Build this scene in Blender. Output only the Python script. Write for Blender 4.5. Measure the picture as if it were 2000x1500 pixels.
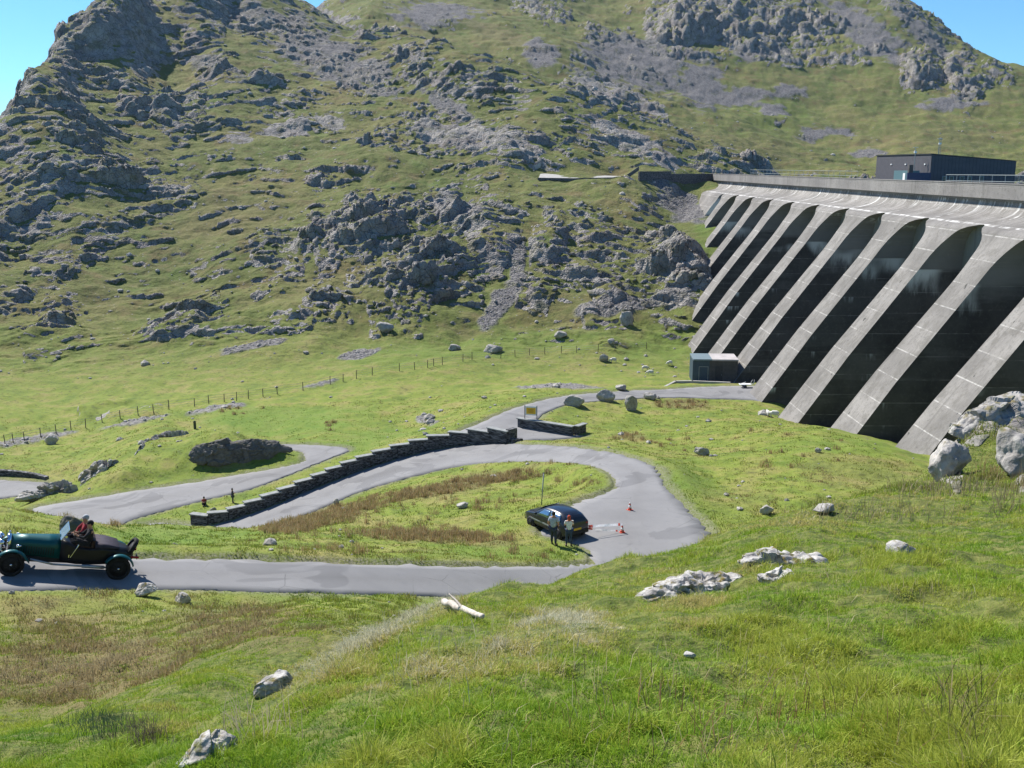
import bpy, bmesh, math, random, time
import numpy as np
from mathutils import Vector, Matrix, Euler, kdtree
T0 = time.time()
random.seed(7); RNG = np.random.default_rng(7)
for o in list(bpy.data.objects): bpy.data.objects.remove(o)
scene = bpy.context.scene
COL = scene.collection
# ---------------------------------------------------------------- camera, sky, sun, exposure
PITCH = math.radians(12.0); FPX = 2000.0
CP, SP = math.cos(PITCH), math.sin(PITCH)
cam = bpy.data.cameras.new('camera'); cam.sensor_width = 36.0; cam.lens = 36.0
cam.clip_start = 0.05; cam.clip_end = 6000
camo = bpy.data.objects.new('camera', cam); COL.objects.link(camo)
camo.rotation_euler = (math.radians(90) - PITCH, 0, 0)
scene.camera = camo
SUN_AZ = math.radians(-42)      # measured from +Y, negative to the left
SUN_EL = math.radians(47)
sd = Vector((math.sin(SUN_AZ)*math.cos(SUN_EL), math.cos(SUN_AZ)*math.cos(SUN_EL), math.sin(SUN_EL)))
world = bpy.data.worlds.new('World'); scene.world = world; world.use_nodes = True
wn = world.node_tree; bg = wn.nodes['Background']
sky = wn.nodes.new('ShaderNodeTexSky'); sky.sky_type = 'NISHITA'; sky.sun_disc = False
sky.sun_elevation = SUN_EL; sky.sun_rotation = SUN_AZ
sky.altitude = 1200; sky.air_density = 1.0; sky.dust_density = 0.0; sky.ozone_density = 2.5
tint = wn.nodes.new('ShaderNodeMix'); tint.data_type = 'RGBA'; tint.blend_type = 'MULTIPLY'; tint.inputs[0].default_value = 1.0
wn.links.new(sky.outputs[0], tint.inputs[6]); tint.inputs[7].default_value = (.52, .90, 1.14, 1)      # clear polarised-looking blue
wn.links.new(tint.outputs[2], bg.inputs[0]); bg.inputs[1].default_value = 0.085
sun = bpy.data.lights.new('sun', 'SUN'); sun.energy = 5.0; sun.angle = math.radians(0.5); sun.color = (1.0, 0.95, 0.87)
suno = bpy.data.objects.new('sun', sun); COL.objects.link(suno)
suno.rotation_euler = sd.to_track_quat('Z', 'Y').to_euler()
scene.view_settings.view_transform = 'Standard'; scene.view_settings.look = 'None'
scene.view_settings.gamma = 1.0; scene.view_settings.exposure = 0.7
scene.view_settings.use_curve_mapping = False
# ---------------------------------------------------------------- pixel <-> world helpers
def slope(v):                                   # drop per metre of distance along the ray through row v
    yc = (750 - v)/FPX
    return -(-SP + yc*CP)/(CP + yc*SP)
def at(u, v, Y):
    yc = (750 - v)/FPX; f = CP + yc*SP
    return Vector(((u - 1000)/FPX/f*Y, Y, (-SP + yc*CP)/f*Y))
def atz(u, v, z): return at(u, v, -z/slope(v))
def project(X, Y, Z):
    dc = Y*CP - Z*SP
    return 1000 + FPX*X/dc, 750 - FPX*(Z*CP + Y*SP)/dc
# ---------------------------------------------------------------- numpy noise
_perm = RNG.permutation(256).astype(np.int32); _perm = np.concatenate([_perm, _perm, _perm])
_g3 = RNG.normal(size=(256, 3)).astype(np.float32); _g3 /= np.linalg.norm(_g3, axis=1, keepdims=True)
def perlin(x, y, z):
    x = np.asarray(x, np.float32); y = np.asarray(y, np.float32); z = np.asarray(z, np.float32)
    xi = np.floor(x); yi = np.floor(y); zi = np.floor(z)
    xf = x - xi; yf = y - yi; zf = z - zi
    xi = xi.astype(np.int32) & 255; yi = yi.astype(np.int32) & 255; zi = zi.astype(np.int32) & 255
    u = xf*xf*xf*(xf*(xf*6-15)+10); v = yf*yf*yf*(yf*(yf*6-15)+10); w = zf*zf*zf*(zf*(zf*6-15)+10)
    def g(i, j, k):
        h = _perm[_perm[_perm[xi+i]+yi+j]+zi+k]
        gg = _g3[h]
        return gg[..., 0]*(xf-i) + gg[..., 1]*(yf-j) + gg[..., 2]*(zf-k)
    x00 = g(0,0,0); x00 += u*(g(1,0,0)-x00); x10 = g(0,1,0); x10 += u*(g(1,1,0)-x10)
    x01 = g(0,0,1); x01 += u*(g(1,0,1)-x01); x11 = g(0,1,1); x11 += u*(g(1,1,1)-x11)
    y0 = x00 + v*(x10-x00); y1 = x01 + v*(x11-x01)
    return (y0 + w*(y1-y0))*1.6
def fbm(x, y, z, sc, octv=3, gain=.5, ridged=False, seed=0.0):
    r = 0; a = 1.0; tot = 0
    for i in range(octv):
        f = (2.03**i)/sc
        n = perlin(x*f+seed+i*7.3, y*f+seed*1.7+i*3.1, z*f+seed*.3+i*5.7)
        if ridged: n = 1 - np.abs(n)*2
        r = r + a*n; tot += a; a *= gain
    return r/tot
def sstep(e0, e1, x):
    t = np.clip((x-e0)/(e1-e0), 0, 1); return t*t*(3-2*t)
# ---------------------------------------------------------------- roads: pairs of edge pixels with a level
LOWER = [(-400,1168,-400,1092,-11.8),(-150,1158,-150,1090,-12.55),(0,1152,0,1091,-13.0),(200,1149,200,1091,-13.65),(400,1150,400,1093,-14.4),
 (600,1156,600,1099,-15.1),(800,1162,800,1105,-16.3),(950,1166,950,1108,-17.4),(1070,1158,1060,1108,-18.4),(1170,1150,1130,1105,-18.9),
 (1270,1140,1160,1098,-19.1),(1340,1115,1150,1075,-19.2),(1375,1085,1110,1056,-19.25),(1387,1052,1060,1040,-19.3),(1368,1022,1085,1005,-19.35),(1345,1000,1125,985,-19.4),
 (1315,968,1175,968,-19.5),(1296,945,1203,953,-19.6),(1288,928,1204,940,-19.7),(1272,910,1192,924,-19.9),(1235,895,1172,914,-20.3),(1180,882,1140,907,-20.8),
 (1100,872,1085,903,-21.7),(1000,867,1000,902,-22.9),(900,871,905,909,-23.9),(800,890,800,932,-24.7),(700,921,700,962,-25.4),(600,960,600,1003,-26.1),
 (500,1000,500,1038,-26.7),(410,1026,430,1062,-27.2),(300,1022,360,1080,-27.8),(180,1040,280,1110,-28.1)]
SPECT = [(180,1120,60,1000,-28.3),(230,1030,90,988,-28.2),(318,998,250,962,-28.0),(405,975,380,942,-27.7),(488,955,470,927,-27.4),(555,931,545,914,-27.1),
 (605,911,583,906,-27.0),(645,895,597,898,-26.9),(680,880,596,888,-26.9),(660,873,585,881,-27.0),(600,869,560,878,-27.2),(540,868,520,880,-27.5)]
LEFTR = [(-300,1010,-300,935,-31.0),(-100,985,-100,934,-31.0),(0,974,0,938,-30.9),(60,966,60,941,-30.7),(130,960,120,945,-30.3)]
UPPER = [(820,872,828,880,-24.5),(862,856,900,874,-24.6),(930,830,1000,864,-24.9),(985,806,1032,834,-25.4),(1030,790,1066,806,-25.8),(1080,778,1110,790,-26.3),(1140,770,1180,783,-26.8),
 (1220,764,1260,778,-27.3),(1300,761,1330,777,-27.8),(1370,756,1390,779,-28.1),(1450,754,1445,780,-28.2),(1520,756,1500,784,-28.2)]
TRI = [(985,850,1000,866,-24.9),(1012,834,1045,860,-25.0),(1060,838,1090,858,-25.0),(1110,850,1140,852,-25.0)]
def road_grid(pairs, nw=8, sub=8):
    P = np.array([[*atz(a,b,z), *atz(c,d,z)] for a,b,c,d,z in pairs])
    n = len(P); out = []
    for i in range(n-1):
        p0, p1, p2, p3 = P[max(i-1,0)], P[i], P[i+1], P[min(i+2,n-1)]
        for k in range(sub):
            t = k/sub
            out.append(.5*((2*p1)+(-p0+p2)*t+(2*p0-5*p1+4*p2-p3)*t*t+(-p0+3*p1-3*p2+p3)*t**3))
    out.append(P[-1]); out = np.array(out)
    w = np.linspace(0, 1, nw+1)[None, :, None]
    return out[:, None, :3]*(1-w) + out[:, None, 3:]*w
ROADS = {'road': road_grid(LOWER), 'road_far': road_grid(SPECT), 'road_left': road_grid(LEFTR), 'road_up': road_grid(UPPER), 'road_junction': road_grid(TRI, 6, 6)}
# ---------------------------------------------------------------- terrain control points
CT = [ # u, v, distance
(1000,1500,2.9),(1500,1500,2.8),(2000,1500,2.6),(600,1500,3.1),(350,1500,3.5),(0,1500,4.6),(2300,1500,2.4),(-300,1500,5),
(1000,1300,4.3),(1500,1300,4.3),(2000,1300,4.2),(750,1300,4.9),(600,1312,5.5),(520,1348,5.2),(680,1268,6.4),(780,1218,7.4),(860,1190,8.6),(1000,1164,10.2),
(1150,1116,12),(1300,1094,13),(1400,1054,14),(1600,990,17),(1760,955,20),(1500,1200,5.8),(1200,1200,6),(1800,1200,5.8),(2000,1200,5.7),
(1000,1200,6.8),(1500,1100,8.6),(1250,1140,8.6),(1750,1080,9.4),(2000,1080,9),(1700,1020,13),(1900,1000,14),(2050,1000,13),(1830,948,20),(1950,930,19),(2100,900,20),
(1850,885,23.5),(1900,830,25),(1990,785,26),(2100,760,27),(2000,850,23),
(300,1400,8),(0,1440,9),(300,1330,17),(0,1400,16),(100,1420,14),(600,1265,15),(450,1340,10),(600,1210,22),(600,1175,30),(300,1250,24),(0,1300,21.5),(0,1200,28),(300,1170,30),(750,1195,26),(800,1172,33),
(-300,1300,20),(-300,1180,28),
(300,1060,43),(300,1030,50),(120,1012,47),(0,987,45),(0,1040,38),(-200,990,44),(500,1075,42),(500,1036,55),(400,1034,54),(700,1075,46),(700,1030,55),(700,985,67),(900,1060,50),(900,980,63),(850,935,75),(1050,960,65),(1050,1060,49.5),(1100,925,70),(1150,940,67),(1000,1090,46),
(1500,900,72),(1500,970,60),(1500,1010,54),(1650,960,62),(1750,900,74),(1700,860,86),(1400,830,98),(1600,835,92),(1330,870,86),(1380,940,66),(1420,1000,56),
(1400,750,134),(1300,720,150),(1300,640,176),(1300,600,184),(1100,720,150),(1000,740,140),(900,700,152),(700,730,143),(500,770,133),(200,845,117),(0,875,111),(0,800,128),(200,760,140),(300,700,160),(0,700,158),(500,660,168),(700,640,172),(900,640,174),(1050,640,174),
(1200,800,112),(950,760,130),(850,790,120),(700,800,119),(600,830,113),(450,822,116),(300,835,112),(150,890,106),(0,910,102),(800,840,106),
(400,905,91),(330,900,92),(260,935,86.5),(380,848,97),(300,868,96),(480,845,95.5),(540,858,94),(430,841,96.5),(400,840,98),(570,876,93),(460,918,90),(400,918,90),(530,912,91),(1056,349,243),(1212,350,243),(1056,339,256),(1212,344,256),(1130,347,246),(1310,347,252),(1250,351,247),(1380,349,259),
(-200,880,106),(-200,800,124),(-200,700,150),(-300,600,165),(-300,500,178),(-300,400,192),(-300,320,205),
(0,600,183),(0,500,204),(0,400,226),(0,300,246),(0,236,258),(60,150,290),(130,60,328),(185,0,350),(235,-80,370),(360,-130,410),(500,-60,430),(560,2,440),(600,16,446),
(150,600,186),(150,450,216),(150,300,252),(150,200,286),(150,120,318),
(300,600,188),(300,500,211),(300,400,238),(300,300,270),(300,200,305),(300,100,345),(300,0,388),
(450,600,184),(450,500,208),(450,400,236),(450,300,270),(450,200,308),(450,100,350),(450,20,396),
(600,600,180),(600,500,204),(600,400,234),(600,300,270),(600,200,312),(600,100,362),(640,45,410),
(750,560,186),(750,450,212),(750,350,245),(750,250,285),(750,150,335),(750,75,392),
(850,560,188),(850,450,213),(850,350,248),(850,250,285),(850,150,328),(860,78,372),
(1000,560,188),(1000,450,208),(1000,350,243),(1050,300,262),(1000,200,305),(1000,118,350),
(1200,580,184),(1200,450,212),(1200,350,250),(1230,340,254),(1200,250,288),(1180,180,318),
(1350,520,196),(1350,420,230),(1340,345,262),(1400,305,280),(1300,245,305),(1480,328,290),
(850,50,560),(850,0,640),(700,30,560),(700,0,610),(640,3,640),(1000,100,520),(1000,0,660),(1200,150,520),(1200,0,700),(1100,130,500),
(1400,300,420),(1400,200,520),(1400,100,600),(1400,0,680),(1600,330,420),(1600,250,500),(1600,150,580),(1600,50,660),(1600,-60,760),(1400,-80,760),(1200,-80,780),(1000,-60,740),(850,-50,700),
(1800,300,450),(1800,200,540),(1800,100,620),(1815,38,680),(1765,2,700),(1900,98,660),(2000,131,640),(2000,250,500),(2000,330,420),(2300,180,600),(2300,330,400),
]
HID = [ # u, distance, z  (ground that nearer ground hides)
(0,272,7),(0,300,2),(60,305,20),(60,340,12),(130,345,37),(130,385,24),(185,370,47),(185,420,34),(-200,235,2),(-200,270,-2),(-80,250,5),(-80,285,0),(95,305,28),(30,275,14),
(1150,22,-11.0),(1150,32,-16.5),(1150,40,-18.9),(900,18,-8.8),(900,26,-13),(1300,22,-11),(1300,34,-17),(1500,28,-14),(1500,40,-18.3),(1700,30,-14),(1700,42,-18.5),(700,12,-6.6),(1000,15,-7.5),
(1850,32,-13),(1850,45,-18),(1850,60,-20),(2000,34,-11),(2000,48,-16),(2000,65,-19.5),(2200,40,-10),(2200,60,-16),(520,8,-4.9),(600,8.5,-5),
(300,62,-23.5),(120,60,-23.5),(0,62,-24),(-200,60,-24),(0,80,-28.6),(100,88,-28.6),(-200,85,-30),(450,65,-24.4),(560,66,-23.6),
(450,103,-27.6),(560,104,-28.2),(350,106,-28.6),
(850,430,32),(1000,430,16),(1200,400,6),(1300,380,1),(1480,350,-6),(600,520,48),(450,520,50),(300,470,45),(180,430,30),(60,400,10),(0,380,-5),(-300,350,-10),
(500,650,55),(300,650,40),(0,600,-20),(1000,850,110),(1400,900,120),(1765,850,70),(1900,850,40),(2000,850,20),(2300,850,30),(640,800,60),(0,900,-30),(300,900,10),
(500,1200,-20),(1000,1200,40),(1600,1200,60),(2200,1200,0),(0,1200,-50),
(1000,1.2,-1.62),(1500,1.2,-1.6),(500,1.2,-1.65),(2000,1.2,-1.55),(0,1.2,-1.7),(1000,.6,-1.6),(3500,2,-1.6),(3500,20,-4),(-1500,2,-1.9),(-1500,20,-8),(-1500,60,-20),(-1500,150,-25),(-1500,300,0),(3500,80,-8)]
WORLDP = [(80,150,-9),(120,250,-9),(75,290,-6),(140,100,-8),(62,70,-9),(58,120,-12),(57,180,-12),(56,225,-8),(150,330,-3),(100,380,-8),(60,350,-8),(90,60,-3),
 (44,120,-28),(44,100,-25.5),(44,85,-23.5),(42,135,-29),(42,160,-28.5),(44,178,-26),(45,192,-17.5),(46,206,-13.5),(47,220,-11.5),(46,236,-8.5),(51,265,-3),(46,265,-3.0),(40,240,-10),(36,222,-12.5),(33,206,-16),(42,66,-20),(50,50,-8)]
cps = []
for u,v,Y in CT:
    p = at(u,v,Y); cps.append((p.x,p.y,p.z))
for u,Y,z in HID: cps.append(((u-1000)/FPX*(Y*CP - z*SP), Y, z))
cps += WORLDP
for nm, g in ROADS.items():
    n = g.shape[0]
    for i in range(0, n, 6):
        for j in (0, g.shape[1]-1): cps.append(tuple(g[i, j]))
cps = np.array(cps)
KA = 2.4
ca = cps[:,0]/cps[:,1]*KA; cl = np.log(cps[:,1]); cv = cps[:,2]/cps[:,1]
def phi(r2): return .5*r2*np.log(r2+1e-9)
n = len(cps)
A = np.zeros((n+3, n+3)); A[:n,:n] = phi((ca[:,None]-ca)**2+(cl[:,None]-cl)**2) + np.eye(n)*2e-5
A[:n,n] = 1; A[:n,n+1] = ca; A[:n,n+2] = cl; A[n:,:n] = A[:n,n:].T
W = np.linalg.solve(A, np.concatenate([cv, np.zeros(3)]))
def base_eval(a, L):
    a = a*KA; sh = a.shape; a = a.ravel(); L = L.ravel(); out = np.zeros(len(a))
    for i in range(0, len(a), 4000):
        aa = a[i:i+4000]; ll = L[i:i+4000]
        out[i:i+4000] = phi((aa[:,None]-ca)**2+(ll[:,None]-cl)**2) @ W[:n] + W[n] + W[n+1]*aa + W[n+2]*ll
    return out.reshape(sh)
# grid axes
side = .565 + np.cumsum(.0015*1.075**np.arange(1, 66)); side = side[side < 2.2]
AX = np.concatenate([-side[::-1], np.linspace(-.565,.565,960), side])
LX = np.log(np.concatenate([np.geomspace(.5, 3, 90)[:-1], np.geomspace(3, 24, 330)[:-1], np.geomspace(24, 150, 330)[:-1], np.geomspace(150, 460, 900)[:-1], np.geomspace(460, 1250, 330)]))
cA = np.concatenate([np.linspace(-2.3,-.6,24)[:-1], np.linspace(-.6,.6,170), np.linspace(.6,2.3,24)[1:]])
cL = np.linspace(LX[0]-.01, LX[-1]+.01, 330)
CA, CL = np.meshgrid(cA, cL)
CS = base_eval(CA, CL)
def bilin(ax, lx, G, a, L):
    i = np.clip(np.searchsorted(ax, a)-1, 0, len(ax)-2); j = np.clip(np.searchsorted(lx, L)-1, 0, len(lx)-2)
    ta = np.clip((a-ax[i])/(ax[i+1]-ax[i]),0,1); tl = np.clip((L-lx[j])/(lx[j+1]-lx[j]),0,1)
    return (G[j,i]*(1-ta)+G[j,i+1]*ta)*(1-tl) + (G[j+1,i]*(1-ta)+G[j+1,i+1]*ta)*tl
GA, GL = np.meshgrid(AX, LX)
GS = bilin(cA, cL, CS, GA.ravel(), GL.ravel()).reshape(GA.shape)
GY = np.exp(GL); GX = GA*GY; GZ = GS*GY
print('base terrain', GA.shape, round(time.time()-T0,1))
U0, V0 = project(GX, GY, GZ)
f32 = lambda x: x.astype(np.float32)
X, Y, Z = f32(GX), f32(GY), f32(GZ)
# masks: distance zones
far = sstep(148, 178, Y + 0*X)                    # hillside proper
mound = 1 - sstep(20, 26, Y)
# damping near the dam body
damz = sstep(30, 40, X)*(1-sstep(255, 262, Y))
n_big = fbm(X, Y, Z, 42, 4)
n_mid = fbm(X, Y, Z, 11, 4, seed=3)
n_sml = fbm(X, Y, Z, 3.2, 3, seed=5)
D = far*(n_big*5.0 + n_mid*1.6)*(1-damz)
D += (1-far)*(1-mound)*(n_mid*.35 + n_sml*.10)
# rocky region of the hillside (0..1)
rockreg = far*sstep(.0, .55, n_big*.6 + fbm(X, Y, Z, 20, 3, seed=9))
rockreg *= (1-damz)
# lowered rockiness on the smoother meadows of the far slope
meadow = sstep(1250, 1380, U0)*sstep(90, 150, V0)*sstep(460, 400, 0*V0+V0)*sstep(380,430,Y)
rockreg *= 1-.95*meadow
rockreg *= 1-.75*sstep(400,440,Y)*sstep(1300,1000,U0)
# sawtooth ledges, tilted beds
cB = f32(.62 - .95*sstep(420,1000,U0)); QB = (Y - cB*X)/np.sqrt(1+cB**2); SB = (X + cB*Y)/np.sqrt(1+cB**2)/2.6
bed = QB/8.0 + n_mid*1.1 + n_big*1.3
def ledge(q, edge=.12):
    t = q - np.floor(q)                            # t rises away from the camera
    return np.where(t < edge, t/edge, 1-(t-edge)/(1-edge))
amp = (rockreg+.22*far*(1-meadow)*(1-damz))*(0.6 + 1.6*np.clip(n_big+.6,0,1.5))*sstep(-.35,.35,fbm(X,Y,Z,14,2,seed=21))
D += amp*1.5*ledge(bed)
bed2 = QB/3.4 + n_sml*.8 + n_mid*1.2
D += amp*.75*ledge(bed2, .18)
rid = fbm(SB, QB, Z, 5.0, 4, .55, ridged=True, seed=13)
D += rockreg*(-rid)*.5
# hand-placed outcrops: px centre, radii, screen angle, height
OUT = [(215,40,34,90,-35,4),(165,90,35,60,-35,6),(60,400,110,30,33,5),(25,455,80,32,35,5.5),(120,335,60,14,25,3),(290,215,62,30,-18,6),(340,240,42,24,-25,5),(380,228,22,18,0,3),
(230,355,40,16,5,4),(345,362,60,20,8,4.5),(280,335,70,14,10,3),(240,425,85,20,22,4),(330,400,60,13,15,3),(60,560,90,30,35,5),(120,610,50,22,30,4),(170,480,60,18,35,3.5),(30,340,50,16,25,3),
(520,490,32,26,10,4),(580,495,30,22,0,3.5),(545,550,62,15,33,3.5),(470,572,50,14,25,3),(640,498,30,27,25,4),(632,580,22,26,50,4),(430,300,30,12,20,2.5),(560,200,60,14,10,3),(600,235,50,20,0,2.5),
(740,515,38,34,0,5),(790,520,45,30,0,5),(905,420,80,45,-22,8),(960,470,48,58,-20,8),(870,535,75,50,0,7),(800,575,45,34,0,5),(770,625,55,25,0,4.5),(700,545,26,24,0,3),
(918,356,38,18,-5,4),(985,398,48,22,-8,5),(772,395,34,18,10,4),(826,425,35,28,-30,3.5),(870,385,40,20,0,3),(700,400,22,14,0,2.5),
(1072,475,36,50,0,8),(1055,565,34,38,-30,6),(1125,425,70,34,-8,6),(1175,460,46,30,0,4.5),(1140,520,55,40,0,5),(1215,555,60,46,0,6),(1290,560,55,40,0,6),(1350,548,38,50,0,5),(1240,500,70,25,-15,4),(1300,505,50,22,-10,4),
(1180,618,45,20,0,3.5),(1220,628,14,14,0,2.5),(900,262,130,28,-12,5),(825,265,42,28,0,4.5),(760,255,30,18,0,3),(1015,298,42,24,0,6),(1072,275,30,14,-15,5),(1175,182,80,28,-15,6),(1240,278,90,24,-22,6),(1180,285,40,18,0,4),
(905,168,66,26,-8,6),(805,105,48,18,-15,6),(735,145,46,16,-20,5),(700,170,40,14,-15,4),(640,120,40,16,-10,4),(560,60,60,18,-10,5),(500,45,50,16,-5,5),(400,60,40,20,0,5),(860,215,60,10,-18,3),
(1262,213,60,14,-28,4),(1395,300,38,15,-15,4),(1450,308,42,12,-15,3.5),(1330,270,60,12,-28,3.5),(1480,325,30,8,-20,2),(1120,240,40,12,-20,3),
(430,645,100,22,4,5),(350,650,60,18,0,4),(560,640,60,16,10,3),(640,620,50,16,0,3),(100,690,60,14,15,2.5),(60,720,40,10,10,2),
(255,797,62,20,8,3.6),(195,808,46,16,5,2.8),(300,790,30,10,0,2),
(1440,25,150,75,0,16),(1330,50,70,50,0,12),(1480,85,60,24,0,8),(1560,110,80,20,0,6),(1060,10,60,30,-20,8),(1800,135,42,44,0,12),(1885,150,52,40,-42,11),(1950,145,34,16,-30,6),(1640,110,60,16,0,5),(1580,60,60,26,-20,7),(1190,70,50,18,0,5),(1760,8,40,14,-20,6),(1345,112,50,10,0,4)]
rk = np.zeros_like(X)
flat = np.exp(-(((X-19)/20)**2+((Y-249)/9)**2)*1.3)+np.exp(-(((X-41)/13)**2+((Y-252)/8)**2)*1.3); flat = np.clip(flat*1.5,0,1)
D *= 1-flat*.93; rockreg *= 1-flat
wu = n_sml*16 + n_mid*14; wv = fbm(X, Y, Z, 4, 2, seed=31)*12
for (u,v,ru,rv,an,h) in OUT:
    ru2 = ru*1.5+20
    ys, xs = np.where((np.abs(U0-u) < ru2+rv) & (np.abs(V0-v) < ru2+rv) & (Y > 85) & (X < 40+1000*(Y>300)))
    if len(ys) == 0: continue
    c, s = math.cos(math.radians(an)), math.sin(math.radians(an))
    du = (U0[ys,xs]-u) + wu[ys,xs]*min(1,ru/40)*.7; dv = (V0[ys,xs]-v) + wv[ys,xs]*min(1,rv/30)
    p = (du*c - dv*s)/ru; q = (du*s + dv*c)/rv
    side_ = np.clip(1-np.abs(p)**2.6, 0, 1)**.8
    saw = np.clip((q+1.35)/1.9, 0, 1)**1.1*(1-sstep(.55-.25*np.abs(p), .95-.25*np.abs(p), q))
    hy = float(np.median(Y[ys,xs]))
    hh = (h/5.0)**.5*min(rv, 50)*hy/2000*.33*side_*saw*(.75+.9*n_mid[ys,xs])
    D[ys,xs] += hh
    rk[ys,xs] = np.maximum(rk[ys,xs], sstep(.0,.35, side_*np.clip((q+1.0)/.5,0,1)*(1-sstep(1.0,1.25,q))))
def billow(sc, octv, seed, gain=.5):
    r = 0; a = 1.0; tot = 0
    for i in range(octv):
        f = 2.1**i/sc; r = r + a*np.abs(perlin(SB*f*1.4+seed+i*3.3, QB*f*.9+seed, Z*f*1.2+i*9.1)); tot += a; a *= gain
    return r/tot*2
bil = billow(7.0, 4, 17)
rk *= 1-flat
crag = rk*(bil-.3)
D += crag*.9*(1+.8*sstep(380,450,Y))
D += far*(fbm(X, Y, Z, 1.6, 2, seed=41)*.20*(.7+rk+rockreg)+fbm(X,Y,Z,4.5,2,seed=43)*.5)
# mound micro relief
D += mound*(fbm(X,Y,Z,2.2,3,seed=51)*.18*sstep(2,5,Y) + fbm(X,Y,Z,.45,3,seed=53)*.11)
# tussocky field left of the mound and rough grass in the valley
D += sstep(12,18,Y)*(1-sstep(60,90,Y))*fbm(X,Y,Z,.9,2,seed=61)*.17 + sstep(60,80,Y)*(1-far)*fbm(X,Y,Z,2.4,2,seed=63)*.28
Zf = Z + D
# road cut
kd_pts = []
for g in ROADS.values(): kd_pts.append(g.reshape(-1,3))
kd_pts = np.concatenate(kd_pts)
fine = []
for g in ROADS.values():
    for i in range(g.shape[0]-1):
        for t in (0,.2,.4,.6,.8):
            row = g[i]*(1-t)+g[i+1]*t; wd_ = np.linalg.norm(row[-1]-row[0]); m_ = max(12, int(wd_/.2)); tt = np.linspace(0,1,m_+1)[:,None]
            fine.append(row[0]*(1-tt)+row[-1]*tt)
fine = np.concatenate(fine)
kd = kdtree.KDTree(len(fine))
for i,p in enumerate(fine): kd.insert((p[0],p[1],0), i)
kd.balance()
ys, xs = np.where((Y>27)&(Y<140)&(X>-75)&(X<40))
dist = np.full(X.shape, 99.0, np.float32); rz = np.zeros_like(X)
fz = fine[:,2]
# cheap prefilter on a coarse raster
cell = 3.0
occ = set((int(p[0]//cell), int(p[1]//cell)) for p in fine)
occ2 = set((a+i,b+j) for a,b in occ for i in (-1,0,1) for j in (-1,0,1))
Xq = np.floor(X[ys,xs]/cell).astype(int); Yq = np.floor(Y[ys,xs]/cell).astype(int)
keyarr = np.zeros((80,80), bool)
for a,b in occ2:
    if -40<=a<40 and 0<=b<80: keyarr[a+40,b] = True
m = keyarr[np.clip(Xq+40,0,79), np.clip(Yq,0,79)]
ys, xs = ys[m], xs[m]
xv = X[ys,xs].tolist(); yv = Y[ys,xs].tolist()
dd = np.empty(len(xv), np.float32); zz = np.empty(len(xv), np.float32)
fnd = kd.find
for i in range(len(xv)):
    co, idx, d_ = fnd((xv[i], yv[i], 0)); dd[i] = d_; zz[i] = fz[idx]
dist[ys,xs] = dd; rz[ys,xs] = zz
wgt = 1 - sstep(.6, 3.6, dist)
Zf = np.where(dist < 90, Zf*(1-wgt) + (rz-.05)*wgt, Zf)
print('road cut', len(xv), round(time.time()-T0,1))
# shoulder: lift of turf beside the road
Zf = Zf + np.where(dist<90, sstep(.16,.42,dist)*(1-sstep(1.2,2.6,dist))*.15, 0)
behind = sstep(54,58,GX)*sstep(28,36,GY)*(1-sstep(262,275,GY))
Zf = np.where(behind>0, np.minimum(Zf, Zf*(1-behind)+(-8.5)*behind), Zf)
def ground(x, y):
    x = np.atleast_1d(np.asarray(x, float)); y = np.atleast_1d(np.asarray(y, float))
    return bilin(AX, LX, Zf, x/y, np.log(y))
def gz(x, y): return float(ground(x, y)[0])
_Yrow = np.exp(LX)
def hit(u, v, ymin=2.0, ymax=1200):
    yc = (750-v)/FPX; f = CP+yc*SP; a = (u-1000)/FPX/f; s = slope(v)
    col = bilin(AX, LX, Zf, np.full(len(LX), a), LX)
    below = (-s*_Yrow < col) & (_Yrow > ymin) & (_Yrow < ymax)
    j = np.argmax(below)
    if not below[j]: j = len(LX)-2
    y0, y1 = _Yrow[j-1], _Yrow[j]
    d0 = -s*y0-col[j-1]; d1 = -s*y1-col[j]
    t = 0 if d0 <= 0 else d0/(d0-d1+1e-9)
    yy = y0+(y1-y0)*t
    return Vector((a*yy, yy, gz(a*yy, yy)))
# slope, for the cover map
dzx = np.gradient(Zf, axis=1)/np.maximum(np.gradient(GX, axis=1), 1e-4)
dzy_row = np.gradient(Zf, axis=0)
dYr = np.gradient(GY, axis=0); dXr = np.gradient(GX, axis=0)
dzy = (dzy_row - dzx*dXr)/dYr
nz = 1/np.sqrt(1+dzx**2+dzy**2)
fine_n = fbm(X, Y, Z, 2.5, 3, seed=71)
steep = sstep(.83, .70, nz + fine_n*.06)
brk = fbm(SB, QB, Zf, 4.5, 4, .6, seed=73)
rock = far*steep
rock = np.maximum(rock, rk*sstep(.16,.40, brk*1.1 + fine_n*.25 + (.90-nz)*2.2))
rock = np.maximum(rock, rockreg*sstep(.20,.46, brk*.8 + fine_n*.3 - .10 + (.9-nz)*1.2)*.9)
slabs = np.zeros_like(X)
for (u,v,ru,rv,an) in ((905,262,120,26,-10),(1000,285,70,20,-14),(1235,272,95,22,-24),(1265,300,80,14,-20),(1175,180,75,22,-14),(1265,213,55,12,-28),(890,420,60,36,-25),(560,250,50,12,0),(640,235,40,16,-10),(470,265,30,14,0)):
    c_, s_ = math.cos(math.radians(an)), math.sin(math.radians(an)); du = U0-u + n_sml*14; dv = V0-v + n_mid*10
    slabs = np.maximum(slabs, sstep(1.1,.75,np.hypot((du*c_-dv*s_)/ru,(du*s_+dv*c_)/rv)))
rock = np.maximum(rock, slabs*sstep(-.45,-.1,brk)*.95)
rock = np.clip(rock, 0, 1)
nrock = np.zeros_like(X)
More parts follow.
